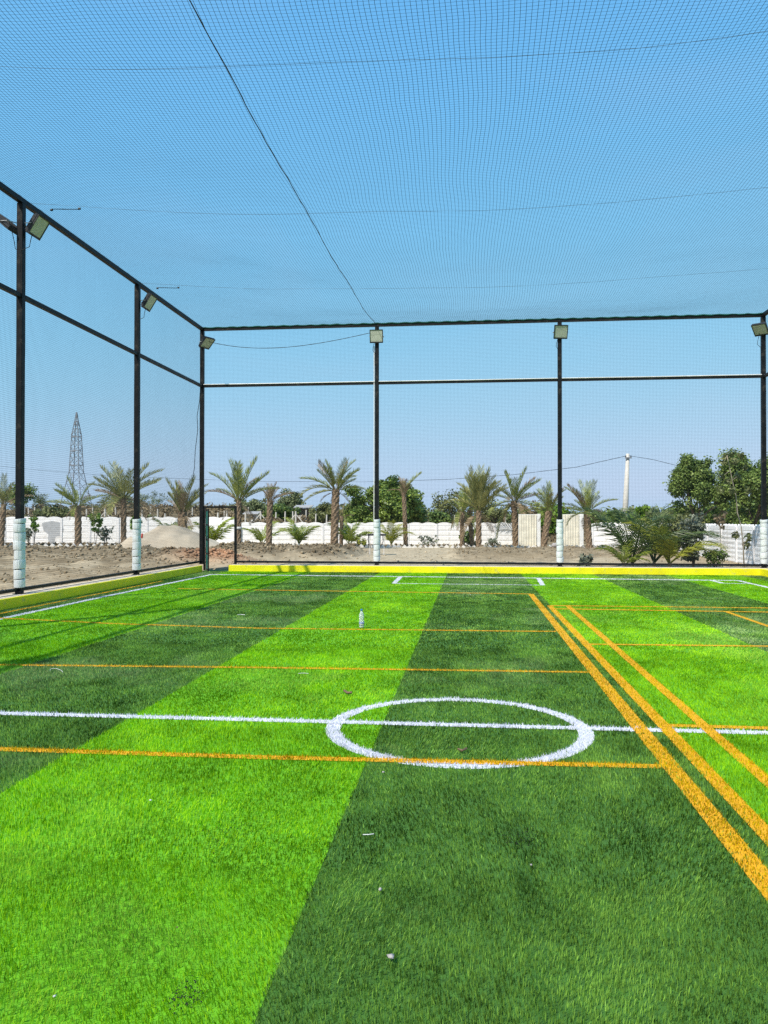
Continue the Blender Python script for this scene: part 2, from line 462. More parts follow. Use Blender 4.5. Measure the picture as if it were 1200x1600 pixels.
# ---- clods and rubble (uncountable)
t_ = (1 + 5 ** .5) / 2
ICO_V = np.array([(-1, t_, 0), (1, t_, 0), (-1, -t_, 0), (1, -t_, 0), (0, -1, t_), (0, 1, t_), (0, -1, -t_), (0, 1, -t_), (t_, 0, -1), (t_, 0, 1), (-t_, 0, -1), (-t_, 0, 1)]) / math.sqrt(1 + t_ * t_)
ICO_F = np.array([(0, 11, 5), (0, 5, 1), (0, 1, 7), (0, 7, 10), (0, 10, 11), (1, 5, 9), (5, 11, 4), (11, 10, 2), (10, 7, 6), (7, 1, 8), (3, 9, 4), (3, 4, 2), (3, 2, 6), (3, 6, 8), (3, 8, 9), (4, 9, 5), (2, 4, 11), (6, 2, 10), (8, 6, 7), (9, 8, 1)])
oct_v = np.array([(1, 0, 0), (0, 1, 0), (-1, 0, 0), (0, -1, 0), (.1, .1, 1), (.1, -.1, -1)])
oct_f = np.array([(0, 1, 4), (1, 2, 4), (2, 3, 4), (3, 0, 4), (1, 0, 5), (2, 1, 5), (3, 2, 5), (0, 3, 5)])
def rocks(P, S, seed, cheap=False):
    g = np.random.default_rng(seed)
    n = len(P)
    ico_v, ico_f = (oct_v, oct_f) if cheap else (ICO_V, ICO_F)
    nv = len(ico_v)
    sc3 = S[:, None] * g.uniform(.6, 1.25, (n, 3)) * np.array([1, 1, .75])
    V = ico_v[None] * sc3[:, None, :] * (1 + g.uniform(-.28, .28, (n, nv, 1)))
    a = g.uniform(0, 6.28, n); c, s = np.cos(a)[:, None], np.sin(a)[:, None]
    X = V[..., 0] * c - V[..., 1] * s; Y = V[..., 0] * s + V[..., 1] * c
    V = np.stack([X, Y, V[..., 2]], -1) + P[:, None, :]
    F = (np.arange(n)[:, None, None] * nv + ico_f[None]).reshape(-1, 3)
    return V.reshape(-1, 3), F
g = np.random.default_rng(11)
cx = np.concatenate([g.uniform(-30, -8.8, 22000), g.uniform(-11, 9.6, 20000), g.normal(-9.0, .8, 900)])
cy = np.concatenate([g.uniform(11, 40, 22000), g.uniform(25.3, 42, 20000), g.normal(27.4, .9, 900)])
l, md, r_, g_ = banks(cx, cy)
prob = np.clip(.9 * l + 1.0 * md + .75 * r_ + g_ + .55 * (cx < -8.9) * (cy < 34) + .12, 0, 1)
outs = (cx < XL - .3) | (cy > YB + .4)
k = outs & (g.random(len(cx)) < prob) & ((cy > 24) | (cx < -8.9))
cx, cy = cx[k], cy[k]
l, md, r_, g_ = banks(cx, cy)
cs = (0.016 + 0.075 * g.random(len(cx)) ** 3.5) * (0.7 + .5 * np.clip(md + l + g_, 0, 1))
P = np.stack([cx, cy, yard_z(cx, cy) + cs * .2], 1)
V, F = rocks(P, cs, 5, True)
cc = yard_col(cx, cy) * g.uniform(.75, 1.25, (len(cx), 1))
me = np_mesh('soil_clods', V, F, M['clod'], attrs={'col': np.repeat(cc, 6, 0)})
tag(obj('soil_clods', me), 'loose clods and rubble on the dug soil banks', 'rubble', kind='stuff')

# ================================================================== TURF
B_EDGES = [KL - .05, -7.42, -4.80, -2.72, -0.68, 1.48, 3.56, 5.63, 7.7, KR + .05]
B_KIND = ['dark', 'light', 'dark', 'light', 'dark', 'light', 'dark', 'light', 'dark']
Y0T = -3.0
turf = MB().box((KL - .06, Y0T, -0.03), (KR + .06, KB + .03, 0.0)).build('turf', M['backing'])
tag(turf, 'striped artificial turf pitch with white and orange lines', 'turf', kind='structure')
for a, b, kd in zip(B_EDGES[:-1], B_EDGES[1:], B_KIND):
    MB().box((a + .001, Y0T, 0.0005), (b - .001, KB + .02, 0.006)).build('turf_roll', M['s_' + kd], turf)
MB().box((-8.3, KB + .02, 0.0005), (-7.42, YB + .12, 0.006)).build('turf_roll', M['s_dark'], turf)
# inlaid lines: centre polylines in metres, width, yarn (2 white, 3 gold, 4 worn ochre and gold)
BACK = [(-7.47, 22.55), (1.1, 22.25), (7.0, 21.95)]
LINES = [('white_line', [(-7.48, Y0T), (-7.47, 12.0), (-7.52, 16.0), (-7.46, 22.55)], .12, 2),
         ('white_line', BACK, .20, 2),
         ('white_line', [(7.0, Y0T), (7.0, 21.95)], .11, 2),
         ('white_line', [(-7.47, 6.17), (-1.7, 6.23), (2.2, 6.27), (7.0, 6.32)], .10, 2),
         ('white_line', [(-1.90, 19.95), (-1.94, 22.25)], .12, 2),
         ('white_line', [(1.76, 19.85), (1.84, 22.15)], .12, 2),
         ('white_line', [(-1.90, 19.93), (1.76, 19.83)], .09, 2),
         ('white_line', [(6.32, 21.9), (6.32, 20.95), (6.95, 20.85)], .11, 2),
         ('orange_line', [(-7.92, Y0T), (-7.90, 12.8), (-7.93, 20.0)], .07, 4),
         ('orange_line', [(-7.9, 5.2), (-1.4, 5.25), (1.25, 5.34)], .085, 4),
         ('orange_line', [(-7.9, 8.1), (-2.3, 8.42), (1.22, 8.55)], .075, 4),
         ('orange_line', [(-7.9, 12.25), (-5.4, 11.72), (-3.1, 11.47), (0.6, 11.58), (1.21, 11.62)], .08, 4),
         ('orange_line', [(-6.7, 17.85), (-4.8, 17.7), (0.9, 17.45), (1.29, 17.42)], .11, 4),
         ('orange_line', [(1.29, Y0T), (1.285, 10), (1.29, 17.4)], .115, 4),
         ('orange_line', [(1.47, Y0T), (1.49, 4.2), (1.46, 15.1)], .10, 3),
         ('orange_line', [(1.80, Y0T), (1.79, 15.12)], .09, 3),
         ('orange_line', [(1.47, 15.1), (5.3, 15.14), (8.0, 15.18)], .11, 4),
         ('orange_line', [(1.47, 14.55), (5.1, 14.46), (8.0, 14.42)], .11, 3),
         ('orange_line', [(1.47, 10.46), (3.7, 10.55), (8.0, 10.65)], .09, 3),
         ('orange_line', [(1.47, 6.40), (2.25, 6.40), (7.9, 6.47)], .085, 4),
         ('orange_line', [(4.41, 14.46), (4.43, 12.5), (4.44, 6.45)], .08, 3)]
CIRC = (-0.095, 6.17, 0.955, 0.056)
for i, (nm, pl_, w_, kd) in enumerate(LINES):
    V = []; F = []
    for a, b in zip(pl_[:-1], pl_[1:]):
        d = Vector((b[0] - a[0], b[1] - a[1])).normalized() * .01; nx, ny = -d.y * w_ * 50, d.x * w_ * 50
        o_ = len(V); z = .0085 + .0003 * i
        V += [(a[0] - nx, a[1] - ny, z), (b[0] - nx, b[1] - ny, z), (b[0] + nx, b[1] + ny, z), (a[0] + nx, a[1] + ny, z)]
        F.append((o_, o_ + 1, o_ + 2, o_ + 3))
    obj(nm, np_mesh(nm, np.array(V), F, M['s_white'] if kd == 2 else M['s_orange']), turf)
V = []; F = []
for k in range(64):
    q = 2 * math.pi * k / 64
    for rr in (CIRC[2] - CIRC[3], CIRC[2] + CIRC[3]):
        V.append((CIRC[0] + rr * math.cos(q), CIRC[1] + rr * math.sin(q), .0079))
    F.append((2 * k, 2 * k + 1, (2 * k + 3) % 128, (2 * k + 2) % 128))
obj('centre_circle', np_mesh('centre_circle', np.array(V), F, M['s_white']), turf)

def yarn(x, y, g):
    k = np.ones(x.shape, int)
    for a, b, kd in zip(B_EDGES[:-1], B_EDGES[1:], B_KIND):
        wob = .012 * fbm(y * .5, y * 0 + a * 7, 5, 3)
        k[(x + wob >= a) & (x + wob < b)] = 0 if kd == 'light' else 1
    def stamp(mask, kd):
        if kd == 4:
            r = g.random(mask.sum()); wear = .16 + .22 * fbm(x[mask] * 1.1, y[mask] * 1.1, 55, 3)
            cur = k[mask]
            k[mask] = np.where(r < wear, cur, np.where(r < .55, 4, 3))
        else:
            r = g.random(mask.sum()); cur = k[mask]
            k[mask] = np.where(r < .05, cur, np.where((r < .2) & (kd == 3), 4, kd))
    def seg(pl_, w_, kd):
        m_ = np.zeros(x.shape, bool)
        ww = w_ / 2 * (1 + .10 * fbm(x * 2.3, y * 2.3, 57, 2))
        for a, b in zip(pl_[:-1], pl_[1:]):
            dx, dy = b[0] - a[0], b[1] - a[1]; L2 = dx * dx + dy * dy
            t = np.clip(((x - a[0]) * dx + (y - a[1]) * dy) / L2, 0, 1)
            m_ |= np.hypot(x - a[0] - t * dx, y - a[1] - t * dy) < ww
        stamp(m_, kd)
    for nm, pl_, w_, kd in LINES:
        if kd == 2: seg(pl_, w_, kd)
    stamp(np.abs(np.hypot(x - CIRC[0], y - CIRC[1]) - CIRC[2]) < CIRC[3], 2)
    for nm, pl_, w_, kd in LINES:
        if kd != 2: seg(pl_, w_, kd)
    return k
def pile(name, zones, seed):
    g = np.random.default_rng(seed)
    XS, YS, WS, HS, SEG = [], [], [], [], []
    for (ya, yb, dens, w, h) in zones:
        xa = lambda y: np.maximum(KL, -0.62 * y - 0.9)
        xb = lambda y: np.minimum(KR, 0.44 * y + 0.9)
        x_lo, x_hi = max(KL, -0.62 * yb - 0.9), min(KR, 0.44 * yb + 0.9)
        n = int((yb - ya) * (x_hi - x_lo) * dens)
        x = g.uniform(x_lo, x_hi, n); y = g.uniform(ya, yb, n)
        k = (x > xa(y)) & (x < xb(y))
        XS.append(x[k]); YS.append(y[k]); WS.append(np.full(k.sum(), w)); HS.append(np.full(k.sum(), h))
    # coarser pile on either side, so that the pitch stays covered from a step aside
    n = int((KR - KL) * 12.5 * 2300)
    x = g.uniform(KL, KR, n); y = g.uniform(.6, 13.1, n)
    lo, hi = -0.62 * y - 0.9, 0.44 * y + 0.9
    k = ((x < lo) & (x > lo - 2.2)) | ((x > hi) & (x < hi + 2.2)) | (y < 1.6) & (x > lo - 2.2) & (x < hi + 2.2)
    XS.append(x[k]); YS.append(y[k]); WS.append(np.full(k.sum(), .0095)); HS.append(np.full(k.sum(), .022))
    x = np.concatenate(XS); y = np.concatenate(YS); w = np.concatenate(WS); h = np.concatenate(HS)
    n = len(x); w0 = w.copy()
    h = h * g.uniform(.7, 1.25, n); w = w * g.uniform(.75, 1.3, n)
    kind = yarn(x + g.normal(0, .006, n), y + g.normal(0, .006, n), g)
    # combed pile: the lean direction and amount drift over the field
    la = 2.6 * fbm(x * .55, y * .35, 61, 3) + 1.6 * fbm(x * 2.2, y * 1.6, 65, 2) + g.normal(0, .75, n)
    lm = np.clip(.42 + .40 * fbm(x * .9, y * .5, 71, 3) + g.normal(0, .20, n), .03, 1.1)
    lx, ly = np.sin(la) * lm, -np.cos(la) * lm
    ph = g.uniform(0, math.pi, n)
    ux, uy = np.cos(ph), np.sin(ph)
    z0 = 0.006
    hz = h * np.clip(1.05 - .45 * lm ** 2 * .5, .5, 1.05)
    b0 = np.stack([x - ux * w / 2, y - uy * w / 2, np.full(n, z0)], 1)
    b1 = np.stack([x + ux * w / 2, y + uy * w / 2, np.full(n, z0)], 1)
    mx, my, mz = x + lx * h * .28, y + ly * h * .28, z0 + hz * .6
    c0 = np.stack([mx - ux * w * .42, my - uy * w * .42, mz], 1)
    c1 = np.stack([mx + ux * w * .42, my + uy * w * .42, mz], 1)
    tp = np.stack([x + lx * h * .8, y + ly * h * .8, z0 + hz], 1)
    V = np.stack([b0, b1, c1, c0, tp], 1).reshape(-1, 3)
    o = np.arange(n)[:, None] * 5
    nearb = w0 < .007
    Fq = o[nearb] + np.array([0, 1, 2, 3]); Ft = np.where(nearb[:, None], o + np.array([3, 2, 4]), o + np.array([0, 1, 4]))
    rnd = np.clip(.42 + .42 * fbm(x * 1.3, y * 1.0, 81, 4) + .5 * fbm(x * 3.6, y * 2.4, 87, 3) + .28 * fbm(x * 8, y * 5, 83, 2) + g.normal(0, .30, n), 0, 1)  # patch terms: soiled tone, and light and dark of leaning pile painted in
    # loose patches: dusty fibres, and sheen of leaning pile put into the colour
    dust_sheen = np.clip(2.4 * (fbm(x * .6, y * .5, 301, 4) + .5 * fbm(x * 2.8, y * 2.0, 305, 3)) - .15, 0, 1) * g.uniform(.2, 1.0, n)
    me = np_mesh(name, V, [Fq, Ft], [M['light'], M['dark'], M['white'], M['orange'], M['ochre']], np.concatenate([kind[nearb], kind]), {'rnd': np.repeat(rnd, 5), 'dust_sheen': np.repeat(dust_sheen, 5)})
    return me
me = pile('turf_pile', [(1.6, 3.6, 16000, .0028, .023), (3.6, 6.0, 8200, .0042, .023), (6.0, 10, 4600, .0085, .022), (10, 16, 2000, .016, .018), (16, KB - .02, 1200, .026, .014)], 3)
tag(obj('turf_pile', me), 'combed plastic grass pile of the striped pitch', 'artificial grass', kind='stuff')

# ================================================================== KERBS AND NET FENCE
def kerb(name, lo, hi, front, label):
    t = thing(name, label, 'kerb', ((lo[0] + hi[0]) / 2, (lo[1] + hi[1]) / 2, 0))
    cx, cy = t.location.x, t.location.y
    x0, y0, x1, y1 = lo[0] - cx, lo[1] - cy, hi[0] - cx, hi[1] - cy
    if front == 'x+': a, b = ((x1 - .075, y0), (x1, y1)), ((x0, y0), (x1 - .077, y1))
    elif front == 'x-': a, b = ((x0, y0), (x0 + .075, y1)), ((x0 + .077, y0), (x1, y1))
    else: a, b = ((x0, y0), (x1, y0 + .075)), ((x0, y0 + .077), (x1, y1))
    MB().box((*a[0], -.05), (*a[1], .2), .008).build('painted_face', M['kerb'], t)
    MB().box((*b[0], -.05), (*b[1], .192)).build('cement_top', M['kerbtop'], t)
    return t
kerb('kerb', (XL - .15, -3), (KL, 23.75), 'x+', 'long yellow painted kerb along the white sideline ending at the gate')
kerb('kerb', (-7.42, KB), (XR + .15, YB + .12), 'y-', 'yellow painted kerb behind the goal line, right across from the gate')
kerb('kerb', (KR, -3), (XR + .15, KB - .01), 'x-', 'yellow painted kerb on the side of the zigzag topped wall')

def post(x, y, label, pad=True, seed=0):
    t = thing('fence_post', label, 'post', (x, y, .19), group='posts of the net enclosure')
    MB().box((-.06, -.06, .012), (.06, .06, ZT - .19 - .055), .006).build('shaft', M['steel'], t)
    MB().box((-.09, -.09, 0), (.09, .09, .012)).build('base_plate', M['steel'], t)
    if pad:
        g = random.Random(seed)
        z = 0.13
        hs = [.17, .20, .19, .20, .19, .20, .17, .10]
        s = 1.30 / sum(hs)
        for i, h in enumerate(hs):
            h *= s
            r = .107 + g.uniform(-.006, .006)
            n = 18; prof = []
            for q, rr in ((0, .93), (.012, .985), (.06, 1.0), (.5, 1.012), (.94, 1.0), (.988, .985), (1, .93)):
                prof.append((r * rr, q * (h - .004)))
            mb = MB().lathe(prof, n, (g.uniform(-.006, .006), g.uniform(-.006, .006), z))
            # soft folds
            mb.v = [(vx * (1 + .025 * math.sin(5 * math.atan2(vy, vx) + 9 * vz + i)), vy * (1 + .025 * math.sin(4 * math.atan2(vy, vx) + 7 * vz + i)), vz + .012 * math.sin(math.atan2(vy, vx) + i)) for vx, vy, vz in mb.v]
            mb.build('pad_wrap', M['pad'], t, smooth=True)
            z += h
    return t
names_side = ['padded black post of the sideline fence, the next one from the gate corner',
              'padded black post of the sideline fence with a second lamp aimed outward',
              'padded black post of the sideline fence, third along from the gate corner',
              'padded black post of the sideline fence, fourth along from the gate corner',
              'padded black post of the sideline fence, farthest along from the gate corner']
post(XL, YB, 'unpadded black corner post that the small gate hangs beside', pad=False)
for i, y in enumerate(POST_Y):
    post(XL, y, names_side[i], seed=i)
XP = [-2.89, 2.70]
post(XP[0], YB, 'padded black post behind the goal box with a white conduit', seed=11)
post(XP[1], YB, 'padded black post in front of the cream sheet gates', seed=12)
post(XR, YB, 'padded black corner post near the zigzag topped wall', seed=13)
for i, y in enumerate(POST_Y[:3]):
    post(XR, y, ['padded black post by the long wall, next from its corner post', 'padded black post by the long wall, second from its corner post', 'padded black post by the long wall, third from its corner post'][i], seed=20 + i)

# beams: segments butt against the posts
def beam(name, label, axis, fixed, spans, z, hh, mt=M['steel'], extra=None):
    if axis == 'y':
        t = thing(name, label, 'beam', (fixed, sum(spans[0]) / 2, z))
    else:
        t = thing(name, label, 'beam', (sum(spans[0]) / 2, fixed, z))
    for a, b in spans:
        if axis == 'y':
            MB().box((-hh, a - t.location.y, -hh), (hh, b - t.location.y, hh), .004).build('rail_length', mt, t)
        else:
            MB().box((a - t.location.x, -hh, -hh), (b - t.location.x, hh, hh), .004).build('rail_length', mt, t)
    return t
e = .062
ys = sorted(POST_Y)
side_spans = [(a + e, b - e) for a, b in zip(ys, ys[1:] + [YB])]
xs_ = [XL] + XP + [XR]
back_spans = [(a + e, b - e) for a, b in zip(xs_[:-1], xs_[1:])]
beam('top_beam', 'black top beam of the sideline fence carrying the roof net', 'y', XL, [(ys[0] - .06, YB - .051)], ZT, .05)
beam('top_beam', 'black top beam behind the goal wrapped with green net edge', 'x', YB, [(XL - .06, XR + .06)], ZT, .05)
beam('top_beam', 'black top beam on the side of the long wall', 'y', XR, [(ys[0] - .06, YB - .051)], ZT, .05)
beam('middle_rail', 'black middle rail of the sideline fence', 'y', XL, side_spans, ZM, .042)
mr = beam('middle_rail', 'black middle rail behind the goal with white conduit along it', 'x', YB, back_spans, ZM, .036)
for a, b in back_spans:
    MB().tube([(a - mr.location.x, -.045, .048), ((a + b) / 2 - mr.location.x, -.045, .044), (b - mr.location.x, -.045, .05)], .016, 6).build('conduit', M['pvc'], mr)
beam('middle_rail', 'black middle rail on the side of the long wall', 'y', XR, [(a + e, b - e) for a, b in zip(ys[2:], ys[3:] + [YB])], ZM, .042)
beam('bottom_rail', 'black bottom rail above the sideline kerb', 'y', XL - .02, side_spans, .27, .03)
bs2 = list(back_spans); bs2[0] = (-7.36, bs2[0][1])
beam('bottom_rail', 'black bottom rail above the yellow goal end kerb', 'x', YB + .02, bs2, .27, .03)
beam('bottom_rail', 'black bottom rail beside the long wall', 'y', XR + .02, [(a + e, b - e) for a, b in zip(ys[2:], ys[3:] + [YB])], .27, .03)
# conduit on the goal post
c_ = tag(MB().tube([(XP[0] - .085, YB - .03, 7.0), (XP[0] - .083, YB - .03, 4.5), (XP[0] - .086, YB - .03, 1.6)], .014, 6).build('conduit_pipe', M['pvc']), 'thin white conduit pipe fixed to the post behind the goal box', 'pipe')

# ---- nets
def strands(PL, r, nrm):
    """PL (S,K,3) polylines -> three sided twine"""
    S, K, _ = PL.shape
    T = np.gradient(PL, axis=1); T /= np.linalg.norm(T, axis=2, keepdims=True)
    A = np.cross(T, np.array(nrm, float)); A /= np.linalg.norm(A, axis=2, keepdims=True)
    Bn = np.cross(A, T)
    ring = []
    for q in (math.pi / 2, math.pi * 7 / 6, math.pi * 11 / 6):
        ring.append(PL + r * (math.cos(q) * A + math.sin(q) * Bn))
    V = np.stack(ring, 2).reshape(-1, 3)
    s = np.arange(S)[:, None, None] * K * 3; k = np.arange(K - 1)[None, :, None] * 3; c = np.arange(3)[None, None, :]
    a = s + k + c; b = s + k + (c + 1) % 3
    F = np.stack([a, b, b + 3, a + 3], -1).reshape(-1, 4)
    return V, F
def join(parts):
    V = []; F = []; o = 0
    for v, f in parts:
        V.append(v); F.append(f + o); o += len(v)
    return np.concatenate(V), np.concatenate(F)
XM = (XL + XR) / 2
def roof_z(x, y):
    s = 0.50 * (1 - ((x - XM) / (XR - XM)) ** 2) * (1 - np.exp(-(YB - y) / 4.0))
    pocket = .045 * np.sin((y - 3.7) / 5.25 * math.pi) ** 2 + .03 * fbm(x * .5, y * .5, 91)
    return ZT + .05 - s - pocket * (1 - ((x - XM) / (XR - XM)) ** 8)
def roof_pt(x, y):
    ed = (1 - np.abs((x - XM) / (XR - XM)) ** 6) * np.clip((YB - y) / 1.5, 0, 1)
    dx = ed * (.13 * fbm(x * .28, y * .28, 101, 3) + .012 * fbm(x * 2.1, y * 2.1, 111, 2))
    dy = ed * (.16 * fbm(x * .28 + 9, y * .28, 121, 3) + .012 * fbm(x * 2.1, y * 2.1, 131, 2))
    return np.stack([x + dx, y + dy, roof_z(x, y)], -1)
MESH = 0.062
RX = np.arange(XL + .03, XR - .02, MESH); RY = np.arange(-3, YB - .02, MESH)
kx = np.linspace(XL, XR, 46); ky = np.linspace(-3, YB, 70)
A1, B1 = np.meshgrid(RX, ky, indexing='ij'); A2, B2 = np.meshgrid(RY, kx, indexing='ij')
v1 = strands(roof_pt(A1, B1), .0027, (0, 0, 1)); v2 = strands(roof_pt(B2, A2), .0014, (0, 0, 1))
V, F = join([v1, v2])
t = thing('roof_net', 'dark square mesh net stretched as a roof over the pitch', 'net', (XM, 12, ZT))
o = obj('mesh_twine', np_mesh('roof_twine', V - np.array([XM, 12, ZT]), F, M['net']), t); o['kind'] = 'stuff'
sy = np.linspace(-3, YB - .05, 160); sx = -2.92 - .13 * (YB - sy) / 15 + .008 * vnoise(sy * 3, sy * 0, 5)
sp = np.stack([sx, sy, roof_z(sx, sy)], -1) - np.array([XM, 12, ZT + .006])
MB().tube([tuple(p) for p in sp], [.0058 + .003 * abs(math.sin(i * 2.1)) for i in range(160)], 5).build('seam_cord', M['cord'], t)
for (x0, y0, x1, y1) in ((XL, -3, XL, YB), (XL, YB - .055, XR, YB - .055), (XR, -3, XR, YB)):
    n = 150
    pts = []
    for i in range(n):
        q = i / (n - 1)
        pts.append((x0 + (x1 - x0) * q - XM, y0 + (y1 - y0) * q - 12, .052 + .010 * math.sin(i * 1.7) - (.02 if y0 != -3 else 0)))
    MB().tube(pts, [.016 + .010 * random.random() for _ in pts], 5).build('edge_rope', M['teal'] if y0 != -3 else M['cord'], t)

def side_net(name, label, fn, u0, u1, z0, z1, nrm, mesh, hole=None):
    us = np.arange(u0, u1, mesh); zs = np.arange(z0, z1, mesh)
    ku = np.linspace(u0, u1, 56); kz = np.linspace(z0, z1, 16)
    def w(u, z):
        e_ = np.clip((z1 - z) / .4, 0, 1) * np.clip((z - z0) / .4, 0, 1)
        return (e_ * .035 * fbm(u * .5, z * .5, 141, 3), .02 * e_ * fbm(u * .6 + 5, z * .6, 151, 3), .03 * e_ * fbm(u * .45, z * .6 + 7, 161, 3))
    def P_(u, z):
        a, b, c = w(u, z); return fn(u + b, z + c, a)
    parts = []
    U, Z = np.meshgrid(us, kz, indexing='ij')
    if hole:
        top = hole[2]
        inh = (us > hole[0]) & (us < hole[1])
        Z = np.where(inh[:, None], np.linspace(top, z1, 16)[None, :], Z)
    parts.append(strands(P_(U, Z), .0017, nrm))
    Z2, U2 = np.meshgrid(zs, ku, indexing='ij')
    if hole:
        lowz = zs < hole[2]
        U2 = np.where(lowz[:, None], np.linspace(hole[1], u1, 56)[None, :], U2)
    parts.append(strands(P_(U2, Z2), .0017, nrm))
    V, F = join(parts)
    c = V.mean(0); c[2] = z0
    t = thing(name, label, 'net', tuple(c))
    o = obj('mesh_twine', np_mesh(name, V - c, F, M['net']), t); o['kind'] = 'stuff'
    return t
side_net('side_net', 'dark fine mesh net hung along the sideline fence', lambda u, z, a: np.stack([XL - .075 + a, u, z], -1), -1.6, YB, .26, ZT, (1, 0, 0), .040)
side_net('side_net', 'dark fine mesh net hung behind the goal end', lambda u, z, a: np.stack([u, YB + .075 + a, z], -1), XL, XR, .26, ZT, (0, 1, 0), .042, hole=(XL, -7.42, 2.02))
side_net('side_net', 'dark fine mesh net hung beside the long wall', lambda u, z, a: np.stack([XR + .075 + a, u, z], -1), 8, YB, .26, ZT, (1, 0, 0), .042)

# roof cables
for i, (y, l_) in enumerate(((POST_Y[0] + .15, 'thin steel cable under the roof net, first from the goal end'), (POST_Y[1] + .25, 'thin steel cable under the roof net, second from the goal end'), (POST_Y[2] + .7, 'thin steel cable under the roof net, third from the goal end'))):
    xs2 = np.linspace(XL, XR, 50)
    pts = np.stack([xs2, y + .05 * np.sin(xs2), roof_z(xs2, np.full(50, y)) - .012], 1)
    tag(MB().tube([tuple(p) for p in pts], .0024, 5).build('roof_cable', M['wire']), l_, 'cable', 'cables under the roof net')
    tb = thing('turnbuckle', ['tensioner on the roof cable first from the goal end', 'tensioner on the roof cable second from the goal end', 'tensioner on the roof cable third from the goal end'][i], 'turnbuckle', (XL + .75, y, ZT - .10 - .0))
    MB().tube([(-.3, 0, .02), (.3, 0, -.01)], .008, 5).build('rod', M['steel'], tb)
    for s in (-.28, .28):
        MB().tube([(s - .02, 0, .005), (s + .02, 0, .0)], .022, 8).build('clamp', M['steel'], tb)

# ---- floodlights
def floodlight(x, y, z, rz, tilt, label, arm=.16, ax=0.0):
    """faces local -Y, tilted down"""
    t = thing('floodlight', label, 'floodlight', (x, y, z), rz, 'floodlights on the posts')
    ct, st = math.cos(tilt), math.sin(tilt)
    off = Vector((ax, -arm, 0))
    def T(me_o):
        me_o.location = off; me_o.rotation_euler = (-tilt, 0, 0)
    w, h, d = .205, .205, .045
    b = MB().box((-w, -d * .4, -h), (w, d, h), .012)
    for k in range(9):
        fx = -w * .8 + k * w * .2
        b.box((fx - .004, d - .002, -h * .8), (fx + .004, d + .04, h * .8))
    hs = b.build('housing', M['lamp'], t); T(hs)
    rim = MB()
    for lo, hi in (((-w, -d, -h), (w, -d * .4 - .001, -h + .04)), ((-w, -d, h - .018), (w, -d * .4 - .001, h)), ((-w, -d, -h + .041), (-w + .018, -d * .4 - .001, h - .019)), ((w - .018, -d, -h + .041), (w, -d * .4 - .001, h - .019))):
        rim.box(lo, hi)
    rim.build('rim', M['lamp'], hs)
    MB().box((-w + .019, -d * .75, -h + .042), (w - .019, -d * .4 - .001, h - .02)).build('glass', M['glass'], hs)
    br = MB()
    br.tube([(ax - w - .012, -arm, 0), (ax - w - .012, -arm + .12, 0), (ax - .05, -.055, .01), (ax + .05, -.055, .01), (ax + w + .012, -arm + .12, 0), (ax + w + .012, -arm, 0)], .010, 5)
    if ax:
        br.tube([(0, -.05, 0), (ax, -.055, .01)], .012, 5)
    br.build('bracket', M['galv'], t)
    MB().tube([off + Vector((-.05, .06, -.1)), off + Vector((-.11, .08, -.32)), off + Vector((-.12, .09, -.42)), Vector((-.062, -.03, -.50)), Vector((-.062, -.02, -.9))], .007, 5).build('cable', M['cord'], t)
    return t
LZ = 7.22
HP = math.pi / 2
floodlight(XP[0], YB, LZ + .06, 0, R(-14), 'square floodlight facing the pitch above the goal box post with conduit')
floodlight(XP[1], YB, LZ + .06, R(6), R(-22), 'square floodlight on the post facing the cream sheet gates')
floodlight(XL, YB, LZ, R(62), R(-48), 'floodlight on the gate corner post aimed across the pitch', arm=.2)
floodlight(XR, YB, LZ, R(-40), R(-48), 'floodlight on the corner post by the zigzag wall', arm=.2)
side_l = ['floodlight on the sideline post next to the gate corner', 'floodlight aimed inward on the sideline post that carries two lamps',
          'floodlight on the sideline post third from the gate corner', 'floodlight on the sideline post fourth from the gate corner', 'floodlight on the sideline post farthest from the gate corner']
for i, y in enumerate(POST_Y):
    floodlight(XL, y, LZ - .02, HP, R(-32), side_l[i], arm=.27, ax=.10)
floodlight(XL, POST_Y[1], LZ, -HP, R(-50), 'floodlight aimed outward away from the pitch on the sideline post', arm=.28)
# loose cables
p0, p1 = Vector((XL + .2, YB - .12, 7.26)), Vector((XP[0] - .2, YB - .2, 7.38))
pts = []
for i in range(25):
    q = i / 24; p = p0.lerp(p1, q); p.z -= .33 * 4 * q * (1 - q) * (1.2 - .5 * q); pts.append(p)
tag(MB().tube(pts, .009, 5).build('lamp_cable', M['cord']), 'black cable sagging between the gate corner lamp and the goal lamp', 'cable')
pts = [at(x, y, YB - .5) for x, y in ((313, 604), (312, 625), (308, 650), (309, 672), (305, 705), (304, 730), (301, 748))]
tag(MB().tube(pts, .010, 5).build('hanging_cable', M['cord']), 'loose black cable dangling beside the gate corner post', 'cable')

